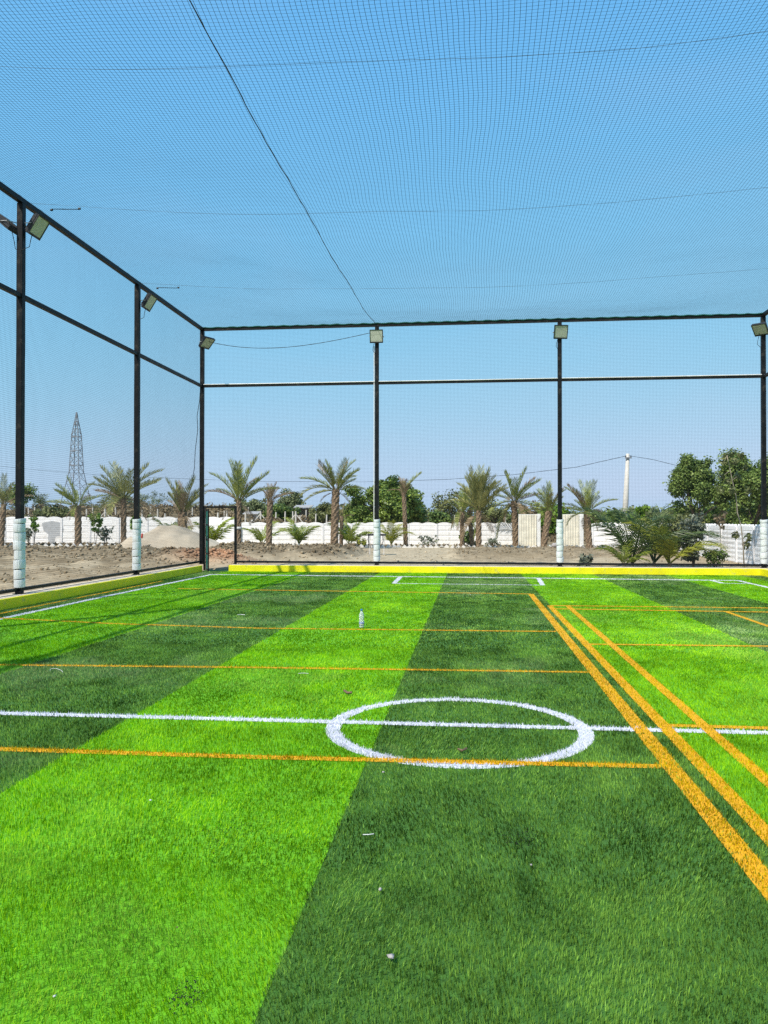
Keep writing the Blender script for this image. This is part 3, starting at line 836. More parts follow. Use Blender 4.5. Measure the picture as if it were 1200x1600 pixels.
# ---- gate
gf = thing('doorway', 'black steel doorway frame next to the corner post', 'doorway', (-7.9, YB, 0))
MB().box((-7.43 + 7.9, -.04, .0), (-7.36 + 7.9, .03, 2.03), .004).build('jamb', M['steel'], gf)
MB().box((XL + .064 + 7.9, -.035, 1.97), (-7.432 + 7.9, .03, 2.03), .004).build('lintel', M['steel'], gf)
MB().box((XL + .064 + 7.9, -.035, .0), (XL + .115 + 7.9, .03, 1.968), .004).build('jamb', M['steel'], gf)
gl = thing('gate_leaf', 'open green gate leaf with black frame, swung into the pitch', 'gate', (XL + .17, YB - .06, .02), R(-67))
for lo, hi in (((0, -.02, 0), (.045, .02, 1.9)), ((.80, -.02, 0), (.845, .02, 1.9)), ((.046, -.019, 0), (.799, .019, .05)), ((.046, -.019, 1.85), (.799, .019, 1.9)), ((.046, -.019, .95), (.799, .019, .99)), ((.046, -.019, .5), (.799, .019, .54)), ((.046, -.019, 1.4), (.799, .019, 1.44))):
    MB().box(lo, hi).build('frame_bar', M['steel'], gl)
for a, b in ((.052, .498), (.542, .948), (.992, 1.398), (1.442, 1.848)):
    MB().box((.047, -.012, a), (.798, .012, b)).build('sheet_panel', M['green_gate'], gl)
MB().tube([(.86, -.02, .92), (.9, -.06, .95), (.9, -.06, 1.05), (.86, -.02, 1.08)], .009, 6).build('handle', M['steel'], gl)

# ================================================================== COMPOUND WALL
def wall_run(t, a, b, height, courses, top, rec=.03, hump=None):
    """precast wall run between points a and b: posts and stacked panels"""
    a = Vector(a); b = Vector(b)
    L_ = (b - a).length; n = max(1, round(L_ / 1.82)); bay = L_ / n
    ang = math.atan2(b.y - a.y, b.x - a.x)
    cache = {}
    pw = .13
    base = a - t.location.xy
    def place(name, me, d, z):
        o = obj(name, me, t, (base.x + math.cos(ang) * d, base.y + math.sin(ang) * d, z), (0, 0, ang)); return o
    pm = MB().box((-pw / 2, -.065, -.35), (pw / 2, .065, height - .04), .006).mesh('wall_post', M['wallpost'])
    ch = (height - .16) / courses
    w = bay - pw - .004
    pan = MB().box((0, -.025, 0), (w, .025, ch - .014), .006)
    pan.box((.06, -.034, .05), (w - .06, -.0255, ch - .06), .004)
    pmesh = pan.mesh('panel', M['wall'])
    # capping panel with a scalloped or zigzag top edge
    K = 40; V = []; F = []
    for i in range(K + 1):
        u = i / K
        if top == 'scallop':
            hh = .13 + .075 * (abs(math.sin(u * math.pi * 2)) ** .8)
        else:
            s = (u * 9) % 1; hh = .12 + .10 * (1 - abs(2 * s - 1))
        for y in (-.027, .027):
            V.append((u * w, y, 0)); V.append((u * w, y, hh))
    for i in range(K):
        o_ = i * 4; q = o_ + 4
        F += [(o_, q, q + 1, o_ + 1), (q + 2, o_ + 2, o_ + 3, q + 3), (o_ + 1, q + 1, q + 3, o_ + 3), (o_ + 2, q + 2, q, o_)]
    F += [(0, 1, 3, 2), (K * 4 + 2, K * 4 + 3, K * 4 + 1, K * 4)]
    cm = np_mesh('cap_panel', np.array(V), F, M['wall'])
    for i in range(n + 1):
        place('wall_post', pm, i * bay, 0)
    for i in range(n):
        for c in range(courses):
            place('panel', pmesh, i * bay + pw / 2 + .002, c * ch)
        place('cap_panel', cm, i * bay + pw / 2 + .002, courses * ch)
WY = 50.4
w1 = thing('compound_wall', 'white precast wall with wavy top and a grey patch behind the palms', 'wall', (-25, 48.6, 0))
wall_run(w1, (-33.5, 48.4), (-14.9, 49.4), 1.74, 4, 'scallop')
w2 = thing('compound_wall', 'low white precast wall with scalloped top between gate corner and sheet gates', 'wall', (-6, WY, 0))
wall_run(w2, (-14.7, 49.9), (3.3, WY), 1.40, 4, 'scallop')
w3 = thing('compound_wall', 'short white precast wall between the cream gate and the long side wall', 'wall', (8.2, 48.5, 0))
wall_run(w3, (7.2, 48.4), (9.72, 47.6), 1.42, 4, 'zigzag')
w4 = thing('compound_wall', 'long white block patterned wall with zigzag top beside the enclosure', 'wall', (9.85, 36, 0))
wall_run(w4, (9.85, 47.4), (9.85, 14.5), 1.40, 7, 'zigzag')
# grey render patch on the left wall
c0 = at(82, 829, 48.66)
pv = [(-.75, .48), (-.1, .62), (.55, .5), (.72, .05), (.5, -.35), (.15, -.42), (.1, -.85), (-.2, -.95), (-.35, -.5), (-.3, -.25), (-.62, .0)]
V = [(c0.x + x, 48.4 + (c0.x + x + 33.5) / 18.6 * 1.0 - .037, c0.z + z) for x, z in pv] + [(c0.x + x, 48.4 + (c0.x + x + 33.5) / 18.6 * 1.0 - .033, c0.z + z) for x, z in pv]
n = len(pv)
o = obj('cement_patch', np_mesh('cement_patch', np.array([(v[0] - w1.location.x, v[1] - w1.location.y, v[2]) for v in V]), [tuple(range(n))[::-1], tuple(range(n, 2 * n))] + [(i, (i + 1) % n, n + (i + 1) % n, n + i) for i in range(n)], mat('grey_render_patch', (0.42, 0.43, 0.44), 0.9, 0.12, 4)), w1)

# brick edging
bm_ = MB().box((-.11, -.05, -.1), (.11, .05, .12), .008).mesh('brick', M['brick'])
def edging(label, a, b, step):
    a = Vector(a); b = Vector(b); n = int((b - a).length / step)
    t = thing('brick_edging', label, 'edging', (a.x, a.y, 0))
    d = (b - a).normalized(); ang = math.atan2(d.y, d.x)
    for i in range(n):
        p = d * (i * step + random.uniform(-.03, .03))
        z = float(yard_z(np.array([a.x + p.x]), np.array([a.y + p.y]))[0])
        obj('brick', bm_, t, (p.x, p.y + random.uniform(-.03, .03), z + .02), (random.uniform(-.1, .1), R(45) + random.uniform(-.12, .12), ang + random.uniform(-.1, .1)))
edging('row of tilted whitewashed bricks edging the bed along the wavy wall', (-29.5, 43.9), (-15.2, 44.1), .42)
edging('row of tilted whitewashed bricks edging the bed before the scalloped wall', (-14.5, 44.6), (9.0, 45.2), .30)

# sheet gates
def sheet_gate(px0, px1, ytop, Y, label, post_side=None):
    a = at(px0, 855, Y); b = at(px1, 855, Y); top = at(px0, ytop, Y).z
    t = thing('sheet_gate', label, 'gate', ((a.x + b.x) / 2, Y, 0))
    w = b.x - a.x; V = []; F = []; n = int(w / .035)
    for i in range(n + 1):
        x = -w / 2 + w * i / n
        y = -.018 if (i // 2) % 2 else 0.0
        y += .004 * math.sin(i * 1.3)
        V += [(x, y, .06), (x, y, top - .03)]
        if i: F.append((2 * i - 2, 2 * i, 2 * i + 1, 2 * i - 1))
    me = np_mesh('corrugated_sheet', np.array(V), F, M['cream']); o = obj('corrugated_sheet', me, t)
    md = o.modifiers.new('thick', 'SOLIDIFY'); md.thickness = .004
    for lo, hi in (((-w / 2 - .03, .02, .0), (-w / 2 + .03, .07, top)), ((w / 2 - .03, .02, .0), (w / 2 + .03, .07, top)), ((-w / 2 + .031, .02, top - .05), (w / 2 - .031, .07, top)), ((-w / 2 + .031, .02, .06), (w / 2 - .031, .07, .11))):
        MB().box(lo, hi).build('frame_bar', M['whitepaint'], t)
    if post_side:
        x = post_side * (w / 2 + .14)
        MB().box((x - .1, -.06, -.3), (x + .1, .12, top + .02), .01).build('gate_post', M['whitepaint'], t)
    return t
sheet_gate(811, 838, 803.5, 46.6, 'cream corrugated sheet gate leaf with a white post, behind the dark trunked palm', 1)
sheet_gate(880, 905, 803.5, 46.9, 'cream corrugated sheet gate leaf beside the bluish white wall end', 1)

# ================================================================== PLANTS
def frond_mesh(name, droop, mt, nl=26, lw=.05, ll=.28, vee=.5, hang=.25, stalk=.14, seed=0, thick=.014):
    """unit length frond along +X, starting horizontal, drooping by `droop` radians"""
    g = random.Random(seed)
    pts = [Vector((0, 0, 0))]; K = 10; tang = []
    for i in range(K):
        t = (i + .5) / K; a = -droop * (t ** 1.5); tang.append(a)
        pts.append(pts[-1] + Vector((math.cos(a), 0, math.sin(a))) / K)
    mb = MB().tube([p for p in pts], [thick * (1 - .8 * i / K) for i in range(K + 1)], 4)
    V = list(mb.v); F = list(mb.f); rv = [.25] * len(V)
    for i in range(nl):
        t = stalk + (1 - stalk) * (i + .5) / nl
        f = t * K; k = min(int(f), K - 1); p = pts[k].lerp(pts[k + 1], f - k); a = tang[k]
        T = Vector((math.cos(a), 0, math.sin(a))); U = Vector((-math.sin(a), 0, math.cos(a)))
        Lf = ll * (.35 + .65 * math.sin(math.pi * min(1, (.12 + .88 * (1 - t)) * .95))) * g.uniform(.8, 1.15)
        if t > .9: Lf *= 1.05
        for s in (-1, 1):
            d = (T * (.55 + .55 * t) + Vector((0, s, 0)) * (1.0 - .35 * t) + U * (vee + g.uniform(-.2, .2))).normalized()
            tip = p + d * Lf + Vector((0, 0, -hang * Lf * g.uniform(.5, 1.2)))
            wv = T * lw * .5
            b = len(V); mid = p + d * Lf * .5 + Vector((0, 0, .02 * Lf))
            V += [tuple(p - wv * .6), tuple(p + wv * .6), tuple(mid + wv), tuple(mid - wv), tuple(tip)]
            F += [(b, b + 1, b + 2, b + 3), (b + 3, b + 2, b + 4)]
            rv += [min(1, max(0, g.gauss(.5, .25)))] * 5
    return np_mesh(name, np.array(V), F, mt, attrs={'rnd': np.array(rv)})
FR = {}
for key, mt in (('a', M['frond_a']), ('b', M['frond_b']), ('dry', M['frond_dry'])):
    FR[key] = [frond_mesh('frond', d, mt, 25, .028, .25, .75 if d < .5 else .5, .12, seed=i) for i, d in enumerate((.3, .7, 1.25))]
FR['stub'] = [frond_mesh('frond', .15, M['frond_dry'], 7, .05, .16, .4, .05, .6, seed=9, thick=.035)]
for key, mt, lw_ in (('c', M['coco'], .042), ('cd', M['coco_dark'], .024), ('cy', M['coco_yellow'], .034)):
    FR[key] = [frond_mesh('frond', d, mt, 24, lw_, .34, .15, .55, seed=20 + i, thick=.018) for i, d in enumerate((.5, 1.0, 1.5))]

def palm_trunk(h, r0, r1, lean, seed):
    g = random.Random(seed)
    n = 12; K = max(14, int(h / .085)); V = []; F = []
    for i in range(K + 1):
        t = i / K; z = -.15 + (h + .15) * t
        cx = lean[0] * t ** 1.3; cy = lean[1] * t
        r = r0 + (r1 - r0) * t
        if t < .06: r *= 1.15
        for k in range(n):
            q = 2 * math.pi * k / n
            b = 1.0 + .13 * (1 if (k + i // 2) % 2 else -1) * g.uniform(.5, 1.2)
            V.append((cx + r * b * math.cos(q), cy + r * b * math.sin(q), z + g.uniform(-.01, .01)))
    for i in range(K):
        for k in range(n):
            F.append((i * n + k, i * n + (k + 1) % n, (i + 1) * n + (k + 1) % n, (i + 1) * n + k))
    F.append(tuple(range(K * n, K * n + n)))
    return np_mesh('trunk', np.array(V), F, M['ptrunk'])
def date_palm(base, Y, crown, flen, n, e0, e1, label, kind='a', r=.17, dry=.12, stubs=8, extra=(), seed=0, z0=None, group='date palms in the yard'):
    g = random.Random(seed)
    b = at(base[0], base[1], Y); c = at(crown[0], crown[1], Y)
    zb = float(yard_z(np.array([b.x]), np.array([Y]))[0]) if z0 is None else z0
    h = c.z - zb
    t = thing('date_palm', label, 'palm tree', (b.x, Y, zb), 0, group)
    obj('trunk', palm_trunk(h, r, r * .95, (c.x - b.x, 0), seed), t)
    L_ = flen * Y / F_PX
    top = Vector((c.x - b.x, 0, h))
    miss = g.uniform(0, 6.28)
    for i in range(n):
        az = i * 2.399963 + g.uniform(-.45, .45)
        if math.cos(az - miss) > .72 and g.random() < .7 or g.random() < .1: continue
        q = i / max(1, n - 1)
        el = e0 + (e1 - e0) * (q ** .62) + g.uniform(-7, 7)
        sc_ = L_ * g.uniform(.66, 1.12)
        key = 'dry' if g.random() < dry * (1.6 if q < .4 else .6) else kind
        dv = 2 if el < 8 else (1 if g.random() < .42 else 0)
        m_ = FR[key][dv]
        off = Vector((math.cos(az), math.sin(az), 0)) * r * .5
        obj('frond', m_, t, top + off + Vector((0, 0, .12 * q - .05)), Euler((g.uniform(-.3, .3), -R(el), az), 'XYZ'), sc_)
    for i in range(3 if kind != 'dry' else 0):
        az = g.uniform(0, 6.28)
        obj('dead_frond', FR['dry'][1], t, top + Vector((math.cos(az) * r * .8, math.sin(az) * r * .8, -.15)), Euler((g.uniform(-.6, .6), R(g.uniform(15, 55)), az), 'XYZ'), L_ * g.uniform(.45, .7))
    for (az, el, s, key, dv) in extra:
        obj('frond', FR[key][dv], t, top + Vector((0, 0, -.02)), Euler((0, -R(el), R(az)), 'XYZ'), s * Y / F_PX)
    for i in range(stubs):
        az = i * 2.4 + g.random(); zz = g.uniform(-.35, .05)
        obj('cut_stalk', FR['stub'][0], t, top + Vector((math.cos(az) * r * .8, math.sin(az) * r * .8, zz)), Euler((0, -R(g.uniform(45, 75)), az), 'XYZ'), g.uniform(.3, .5))
    return t
date_palm((2, 856), 43.5, (6, 788), 48, 22, -20, 78, 'brownish date palm beside the sideline post with two lamps', 'a', .15, .35, seed=1)
date_palm((122, 854), 44.5, (122, 790), 44, 26, -12, 74, 'squat date palm with low arching crown below the lattice pylon', 'b', .19, .15, seed=2)
date_palm((193, 861), 39.5, (193, 778), 68, 28, -8, 80, 'tall date palm with wide feathery crown beside the first padded sideline post', 'a', .14, .1, seed=3)
date_palm((285, 836), 37.5, (285, 800), 52, 30, 38, 86, 'upright brushy date palm planted behind the sand heap', 'a', .22, .15, seed=4, z0=.55)
date_palm((373, 865), 37.5, (373, 782), 66, 24, 28, 84, 'slender date palm with white band on its trunk beside the doorway', 'b', .125, .08, extra=((170, 30, 62, 'dry', 1), (10, 35, 40, 'a', 0)), seed=5)
date_palm((420, 857), 43.6, (422, 782), 26, 20, 52, 86, 'pruned date palm with dry stubby crown near the doorway', 'dry', .165, .8, 22, ((5, 25, 38, 'dry', 0),), seed=6)
date_palm((522, 860), 41.8, (525, 765), 55, 26, 22, 80, 'tallest thick trunked date palm beside the round mango crown', 'b', .20, .12, 16, ((180, 18, 62, 'a', 2), (200, -5, 55, 'a', 1)), seed=7)
date_palm((533, 854), 46.5, (534, 806), 26, 12, 10, 80, 'thin short palm right behind the tallest thick trunked palm', 'a', .11, .3, 6, seed=8)
date_palm((634, 855), 46.6, (631, 768), 24, 14, 45, 84, 'bare pruned palm with one raised frond in front of the mango crown', 'dry', .13, .6, 26, ((25, 52, 42, 'b', 0), (175, 20, 26, 'frond_dry' if False else 'dry', 1)), seed=9)
date_palm((722, 854), 46.8, (722, 800), 42, 22, -35, 76, 'low leaning palm with drooping fronds left of the bushy palm trunk', 'b', .13, .12, seed=10)
date_palm((738, 854), 47.6, (733, 796), 34, 14, -10, 76, 'slim palm squeezed between two palms, dark undergrowth at its foot', 'a', .13, .2, seed=11)
date_palm((748, 860), 43.0, (748, 798), 66, 40, 32, 86, 'bushy upright date palm with the densest crown and patterned trunk', 'a', .15, .06, 12, ((165, 40, 60, 'a', 2),), seed=12)
date_palm((806, 853), 48.6, (803, 783), 52, 26, -45, 84, 'date palm with dark trunk and frond drooping to the ground by the sheet gate', 'b', .19, .2, 10, ((185, -50, 62, 'a', 1), (178, 48, 60, 'a', 2)), seed=13)
date_palm((849, 860), 43.8, (858, 798), 42, 24, 6, 82, 'leaning date palm standing in the opening between the sheet gates', 'b', .17, .12, seed=14)
date_palm((921, 860), 44.0, (917, 800), 46, 28, -14, 78, 'round headed date palm beside the white gate end post', 'b', .16, .12, seed=15)
# white rag tied on the slender palm
pt = at(373, 825, 37.5)
tag(MB().lathe([(.135, -.06), (.155, -.05), (.158, 0), (.15, .05), (.13, .06)], 12, (pt.x, 37.5, pt.z)).build('trunk_band', M['paper'], None, True), 'white cloth band tied round the slender palm trunk', 'band')

def coconut(base, Y, fl, n, label, key='c', e0=35, e1=80, seed=0, z0=None, az0=0.0, group='young coconut palms', azs=None):
    g = random.Random(seed)
    b = at(base[0], base[1], Y)
    zb = float(yard_z(np.array([b.x]), np.array([Y]))[0]) if z0 is None else z0
    t = thing('young_coconut', label, 'coconut palm', (b.x, Y, zb), 0, group)
    MB().lathe([(.05, -.1), (.06, .05), (.05, .18), (.03, .3)], 8).build('stem', M['palebark'], t, True)
    L_ = fl * Y / F_PX
    for i in range(n):
        az = (azs[i] if azs else az0 + i * 2.4 + g.uniform(-.4, .4))
        el = e0 + (e1 - e0) * ((i * .618) % 1)
        obj('frond', FR[key][g.randrange(3) if el > 55 else g.randrange(2)], t, (0, 0, .12), Euler((g.uniform(-.4, .4), -R(el), az), 'XYZ'), L_ * g.uniform(.8, 1.1))
    return t
coconut((333, 855), 46.5, 52, 6, 'young coconut palm seen through the doorway opening', 'c', 50, 80, 1)
coconut((409, 852), 47.0, 44, 5, 'young coconut palm behind the pruned dry palm near the doorway', 'c', 45, 80, 2)
coconut((467, 857), 45.5, 42, 7, 'bushy young coconut palm between the pruned palm and tallest palm', 'c', 55, 85, 3)
coconut((545, 854), 46.5, 42, 7, 'young coconut palm leaning at the foot of the tallest palm', 'coco' if False else 'c', 40, 80, 4)
coconut((611, 854), 46.0, 42, 6, 'yellowish young coconut palm just beyond the goal box post', 'cy', 60, 86, 5)
coconut((268, 838), 40.5, 44, 6, 'bright young coconut palm beside the palm on the sand heap', 'cy', 50, 84, 6, z0=.35)
coconut((988, 889), 27.3, 104, 8, 'large dark coconut palm behind the goal kerb with arching fronds', 'cd', 46, 84, 7, group='coconut palms by the long wall')
coconut((1022, 889), 27.9, 95, 6, 'dark young coconut palm beside the large arching one', 'cd', 50, 84, 8, group='coconut palms by the long wall')
coconut((1046, 889), 27.0, 74, 8, 'yellow green coconut palm at the foot of the silvery shrub', 'cy', 42, 82, 9, group='coconut palms by the long wall')
coconut((975, 890), 26.6, 46, 6, 'small green coconut palm low in front of the large dark one', 'c', 35, 80, 10, group='coconut palms by the long wall')

def leaf_cloud(C, per, rad, size, mt, name='crown', seed=0, flat=.8, long=1.6):
    g = np.random.default_rng(seed)
    C = np.asarray(C, float); n = len(C) * per
    d = g.normal(0, 1, (n, 3)); d /= np.linalg.norm(d, axis=1, keepdims=True)
    rr = np.repeat(np.broadcast_to(np.asarray(rad, float), (len(C),)), per)
    P = np.repeat(C, per, 0) + d * (rr * g.random(n) ** .45)[:, None] * np.array([1, 1, flat])
    nrm = d * .8 + g.normal(0, .6, (n, 3)) + np.array([0, 0, .5]); nrm /= np.linalg.norm(nrm, axis=1, keepdims=True)
    a = np.cross(nrm, g.normal(0, 1, (n, 3))); a /= np.linalg.norm(a, axis=1, keepdims=True); b = np.cross(nrm, a)
    s = size * g.uniform(.6, 1.3, (n, 1))
    V = np.stack([P - a * s * long * .5, P + b * s * .5, P + a * s * long * .5, P - b * s * .5], 1).reshape(-1, 3)
    F = np.arange(n * 4).reshape(-1, 4)
    cl = np.repeat(g.normal(0, .14, len(C)), per)
    rnd = np.clip(.45 + cl + g.normal(0, .22, n), 0, 1)
    return np_mesh(name, V, F, mt, attrs={'rnd': np.repeat(rnd, 4)})
def branch(mb, p, d, L_, r, depth, g, tips, spread=.7, upb=.15):
    pts = [Vector(p)]; dd = Vector(d).normalized()
    for i in range(4):
        dd = (dd + Vector((g.uniform(-.16, .16), g.uniform(-.16, .16), g.uniform(-.08, .12)))).normalized()
        pts.append(pts[-1] + dd * L_ / 4)
    mb.tube(pts, [r * (1 - .12 * i) for i in range(5)], 6 if depth > 1 else 4)
    if depth <= 1:
        tips.append(pts[-1]); tips.append(pts[3])
    if depth > 0:
        for k in range(3 if depth > 1 else 2):
            q = Vector((g.uniform(-1, 1), g.uniform(-1, 1), g.uniform(-.3, .6)))
            branch(mb, pts[-1] if k < 2 else pts[2], (dd + q * spread + Vector((0, 0, upb))), L_ * g.uniform(.6, .8), r * .58, depth - 1, g, tips, spread, upb)
def tree(name, label, pos, trunk_h, size, per, leaf, mt, seed=0, depth=3, spread=.75, crad=.8, group=None, cat='tree', bark='bark', r=.16, extra_c=(), upb=.15, flat=.8):
    g = random.Random(seed)
    t = thing(name, label, cat, pos, 0, group)
    mb = MB(); tips = []
    pts = [Vector((0, 0, -.3)), Vector((g.uniform(-.1, .1), 0, trunk_h * .5)), Vector((g.uniform(-.2, .2), g.uniform(-.1, .1), trunk_h))]
    mb.tube(pts, [r * 1.2, r, r * .85], 8)
    for k in range(4):
        a = k * 1.6 + g.random()
        branch(mb, pts[-1] if k < 3 else pts[1].lerp(pts[2], .6), (math.cos(a) * spread, math.sin(a) * spread, .8), size, r * .6, depth - 1, g, tips, spread, upb)
    mb.build('trunk', M[bark], t, True)
    C = [tuple(p) for p in tips if g.random() < .72] + list(extra_c)
    obj('crown', leaf_cloud(C, per, [crad * g.uniform(.45, 1.35) for _ in C], leaf, mt, 'crown', seed, flat), t)
    return t
# mango: dense dome
mp = at(601, 812, 62); g = np.random.default_rng(4)
t = thing('mango_tree', 'dense round dark green mango tree behind the scalloped wall', 'tree', (mp.x, 62, -.1))
mb = MB(); tips = []
mb.tube([(0, 0, -.3), (.1, 0, .6), (0, .1, 1.4)], [.3, .26, .24], 8)
rg = random.Random(3)
for k in range(5):
    a = k * 1.26; branch(mb, (0, .1, 1.3), (math.cos(a), math.sin(a), .8), 1.4, .14, 2, rg, tips, .7)
mb.build('trunk', M['bark'], t, True)
u = g.normal(0, 1, (150, 3)); u /= np.linalg.norm(u, axis=1, keepdims=True)
C = u * (g.uniform(.55, 1.0, 150) ** .5)[:, None] * np.array([3.1, 3.0, 2.15]) * (1 + .10 * g.normal(0, 1, (150, 1))) + np.array([0, 0, 2.45])
C = C[C[:, 2] > .5]
obj('crown', leaf_cloud(C, 230, .62, .14, M['mango'], 'crown', 6), t)
# right hand trees
p = at(1085, 812, 46)
tree('broadleaf_tree', 'open branched green tree with visible limbs behind the zigzag wall', (p.x, 46, 0), 1.5, 1.22, 95, .085, M['tree'], 21, 5, .52, .42, 'trees behind the zigzag wall', r=.13, upb=.16,
     extra_c=[(random.uniform(-1.5, 1.7), random.uniform(-.8, .8), random.uniform(1.7, 3.2)) for _ in range(26)])
p = at(1178, 812, 44)
tree('broadleaf_tree', 'tall full green tree rising beside the padded corner post', (p.x, 44, 0), 1.4, 1.32, 85, .095, M['tree'], 33, 5, .50, .52, 'trees behind the zigzag wall', r=.15, upb=.25,
     extra_c=[(random.uniform(-1.6, 1.8), random.uniform(-1, 1), random.uniform(.5, 3.4)) for _ in range(60)])
p = at(1225, 812, 42)
tree('broadleaf_tree', 'dense green tree standing outside beyond the padded corner post', (p.x, 42, 0), 1.3, 1.15, 60, .10, M['tree'], 35, 5, .55, .50, 'trees behind the zigzag wall', r=.15, upb=.25)
# shrubs
def shrub(name, label, px, py, Y, w, h, mt, leaf, n, seed, stems=5, per=26, group=None, z0=None, crad=.16, lift=.15):
    g = random.Random(seed); b = at(px, py, Y)
    zb = float(yard_z(np.array([b.x]), np.array([Y]))[0]) if z0 is None else z0
    t = thing(name, label, 'shrub', (b.x, Y, zb), 0, group)
    C = []; mb = MB()
    for k in range(stems):
        a = g.uniform(0, 6.28); rr = g.uniform(.2, .5) * w
        q = Vector((math.cos(a) * rr, math.sin(a) * rr, h * g.uniform(.6, 1)))
        mb.tube([(0, 0, -.1), q * .5 + Vector((0, 0, .05)), q], [.018, .014, .007], 5); C.append(tuple(q)); C.append(tuple(q * .75))
    for k in range(n):
        a = g.uniform(0, 6.28); rr = w * .5 * math.sqrt(g.random()); z = h * (lift + (1 - lift) * g.random())
        C.append((math.cos(a) * rr, math.sin(a) * rr, z))
    mb.build('stems', M['bark'], t)
    obj('foliage', leaf_cloud(C, per, crad, leaf, mt, 'foliage', seed), t)
    return t
shrub('leafy_shrub', 'tall silvery leaved shrub between yellow coconut and thin saplings', 1083, 888, 27.6, .75, 1.75, M['silver'], .085, 46, 1, 7, 22)
shrub('leafy_shrub', 'broad olive shrub mass behind the arching coconut fronds', 1052, 846, 33.0, 1.9, 1.62, M['olive'], .12, 60, 2, 7, 26, crad=.25)
shrub('leafy_shrub', 'low dark shrub at the foot of the zigzag wall', 1117, 889, 27.4, .6, .55, M['tree'], .07, 18, 3, 4, 22)
shrub('leafy_shrub', 'small silvery plant on the soil near the goal kerb', 913, 886, 27.6, .42, .34, M['silver'], .08, 12, 4, 4, 16)
shrub('leafy_shrub', 'bright green sapling top rising behind the arching coconut', 1003, 850, 38, .5, 1.95, M['bright'], .11, 16, 5, 5, 30, lift=.68)
shrub('leafy_shrub', 'grey leaved shrub against the wavy wall left of squat palm', 46, 855, 46.5, 1.0, 1.0, M['silver'], .11, 16, 6, 5, 12, lift=.35)
shrub('leafy_shrub', 'thin sapling with bright leaf tuft by the grey cement patch', 53, 855, 46.8, .4, 1.62, M['bright'], .12, 5, 7, 2, 26, lift=.72)
shrub('leafy_shrub', 'thin sapling with rounded bright head beside squat palm', 149, 855, 46.4, .7, 1.85, M['bright'], .12, 9, 8, 2, 34, lift=.74)
shrub('leafy_shrub', 'grey dusty shrub between the squat palm and tall feathery palm', 165, 855, 46.6, 1.0, 1.15, M['silver'], .10, 16, 9, 5, 12, lift=.3)
shrub('leafy_shrub', 'bright leafy sapling hidden behind the first padded sideline post', 212, 850, 44, .55, 1.75, M['bright'], .13, 8, 10, 3, 30, lift=.6)
shrub('leafy_shrub', 'dark bushy undergrowth between the slim palms', 731, 855, 48.2, 1.0, .95, M['tree'], .10, 22, 11, 5, 24)
shrub('leafy_shrub', 'sparse dusty shrub against the low scalloped wall', 668, 855, 48, 1.2, .6, M['silver'], .09, 10, 12, 5, 12)
shrub('leafy_shrub', 'spiky low plant under the drooping frond', 768, 855, 47.5, .9, .45, M['silver'], .09, 10, 13, 6, 10)
shrub('leafy_shrub', 'yellow flowering low plant near the tallest palm', 563, 856, 46, .7, .42, M['coco_yellow'], .08, 10, 14, 4, 12)
# thin saplings by the long wall
def sapling(px, Y, pts_px, label, leaf_pts, mt, seed, r=.022, per=22):
    P_ = [at(x, y, Y) for x, y in pts_px]; b = P_[0]; zb = .02
    t = thing('thin_sapling', label, 'sapling', (b.x, Y, zb), 0)
    mb = MB().tube([(p.x - b.x, 0, p.z - zb) for p in P_], [r * (1 - .6 * i / len(P_)) for i in range(len(P_))], 6)
    C = []
    for x, y in leaf_pts:
        q = at(x, y, Y + random.uniform(-.3, .3)); C.append((q.x - b.x, q.y - Y, q.z - zb))
    for x, y in leaf_pts[::2]:
        q = at(x, y, Y); near = min(P_, key=lambda p: (p - q).length)
        mb.tube([(near.x - b.x, 0, near.z - zb), (q.x - b.x, 0, q.z - zb)], [.010, .005], 4)
    mb.build('stem', M['palebark'], t, True)
    obj('foliage', leaf_cloud(C, per, .13, .075, mt, 'foliage', seed, 1.2, 2.6), t)
sapling(1155, 27.5, [(1163, 890), (1161, 850), (1158, 822), (1152, 800), (1150, 775), (1144, 750), (1141, 735), (1136, 712)], 'tall thin sapling with bent pale stem beside the corner post',
        [(1136, 712), (1144, 707), (1131, 722), (1148, 722), (1128, 745), (1138, 752), (1152, 745), (1163, 730), (1126, 765), (1168, 766), (1145, 765), (1160, 712), (1170, 840), (1150, 835), (1166, 852)], M['olive'], 5)
sapling(1128, 27.5, [(1129, 890), (1127, 860), (1126, 835), (1125, 812)], 'short thin sapling with withered brown leaves by the zigzag wall',
        [(1126, 815), (1122, 808), (1130, 805), (1127, 820)], M['frond_dry'], 6, .016)

# far greenery
def far_bush(label, px, Y, w, h, mt, seed, n=60, per=60, leaf=.21, z=None, group='bushes beyond the wall', name='far_bush'):
    p = at(px, 812, Y); zb = float(far_z(np.array([p.x]), np.array([float(Y)]))[0]) if z is None else z
    g = np.random.default_rng(seed)
    t = thing(name, label, 'bush', (p.x, Y, zb), 0, group)
    u = g.normal(0, 1, (n, 3)); u /= np.linalg.norm(u, axis=1, keepdims=True)
    C = u * (g.random(n) ** .4)[:, None] * np.array([w / 2, w / 2.5, h * .42]) * (1 + .18 * g.normal(0, 1, (n, 1))) + np.array([0, 0, h * .56])
    mb = MB().tube([(0, 0, -.3), (.05, 0, h * .35), (.1, 0, h * .6)], [.09, .07, .05], 6)
    for k in range(5):
        q = C[k * 7 % n]; mb.tube([(.03, 0, h * .25), tuple(q * .6), tuple(q)], [.05, .04, .02], 5)
    mb.build('trunk', M['bark'], t)
    obj('crown', leaf_cloud(C, per, h * .16 + .15, leaf, mt, 'crown', seed), t)
far_bush('dark round tree behind the doorway lintel beyond the wall', 395, 110, 7.0, 2.6, M['farleaf'], 1)
far_bush('dark green tree beyond the wall between the pruned palm and shed', 436, 100, 5.0, 2.3, M['tree'], 2)
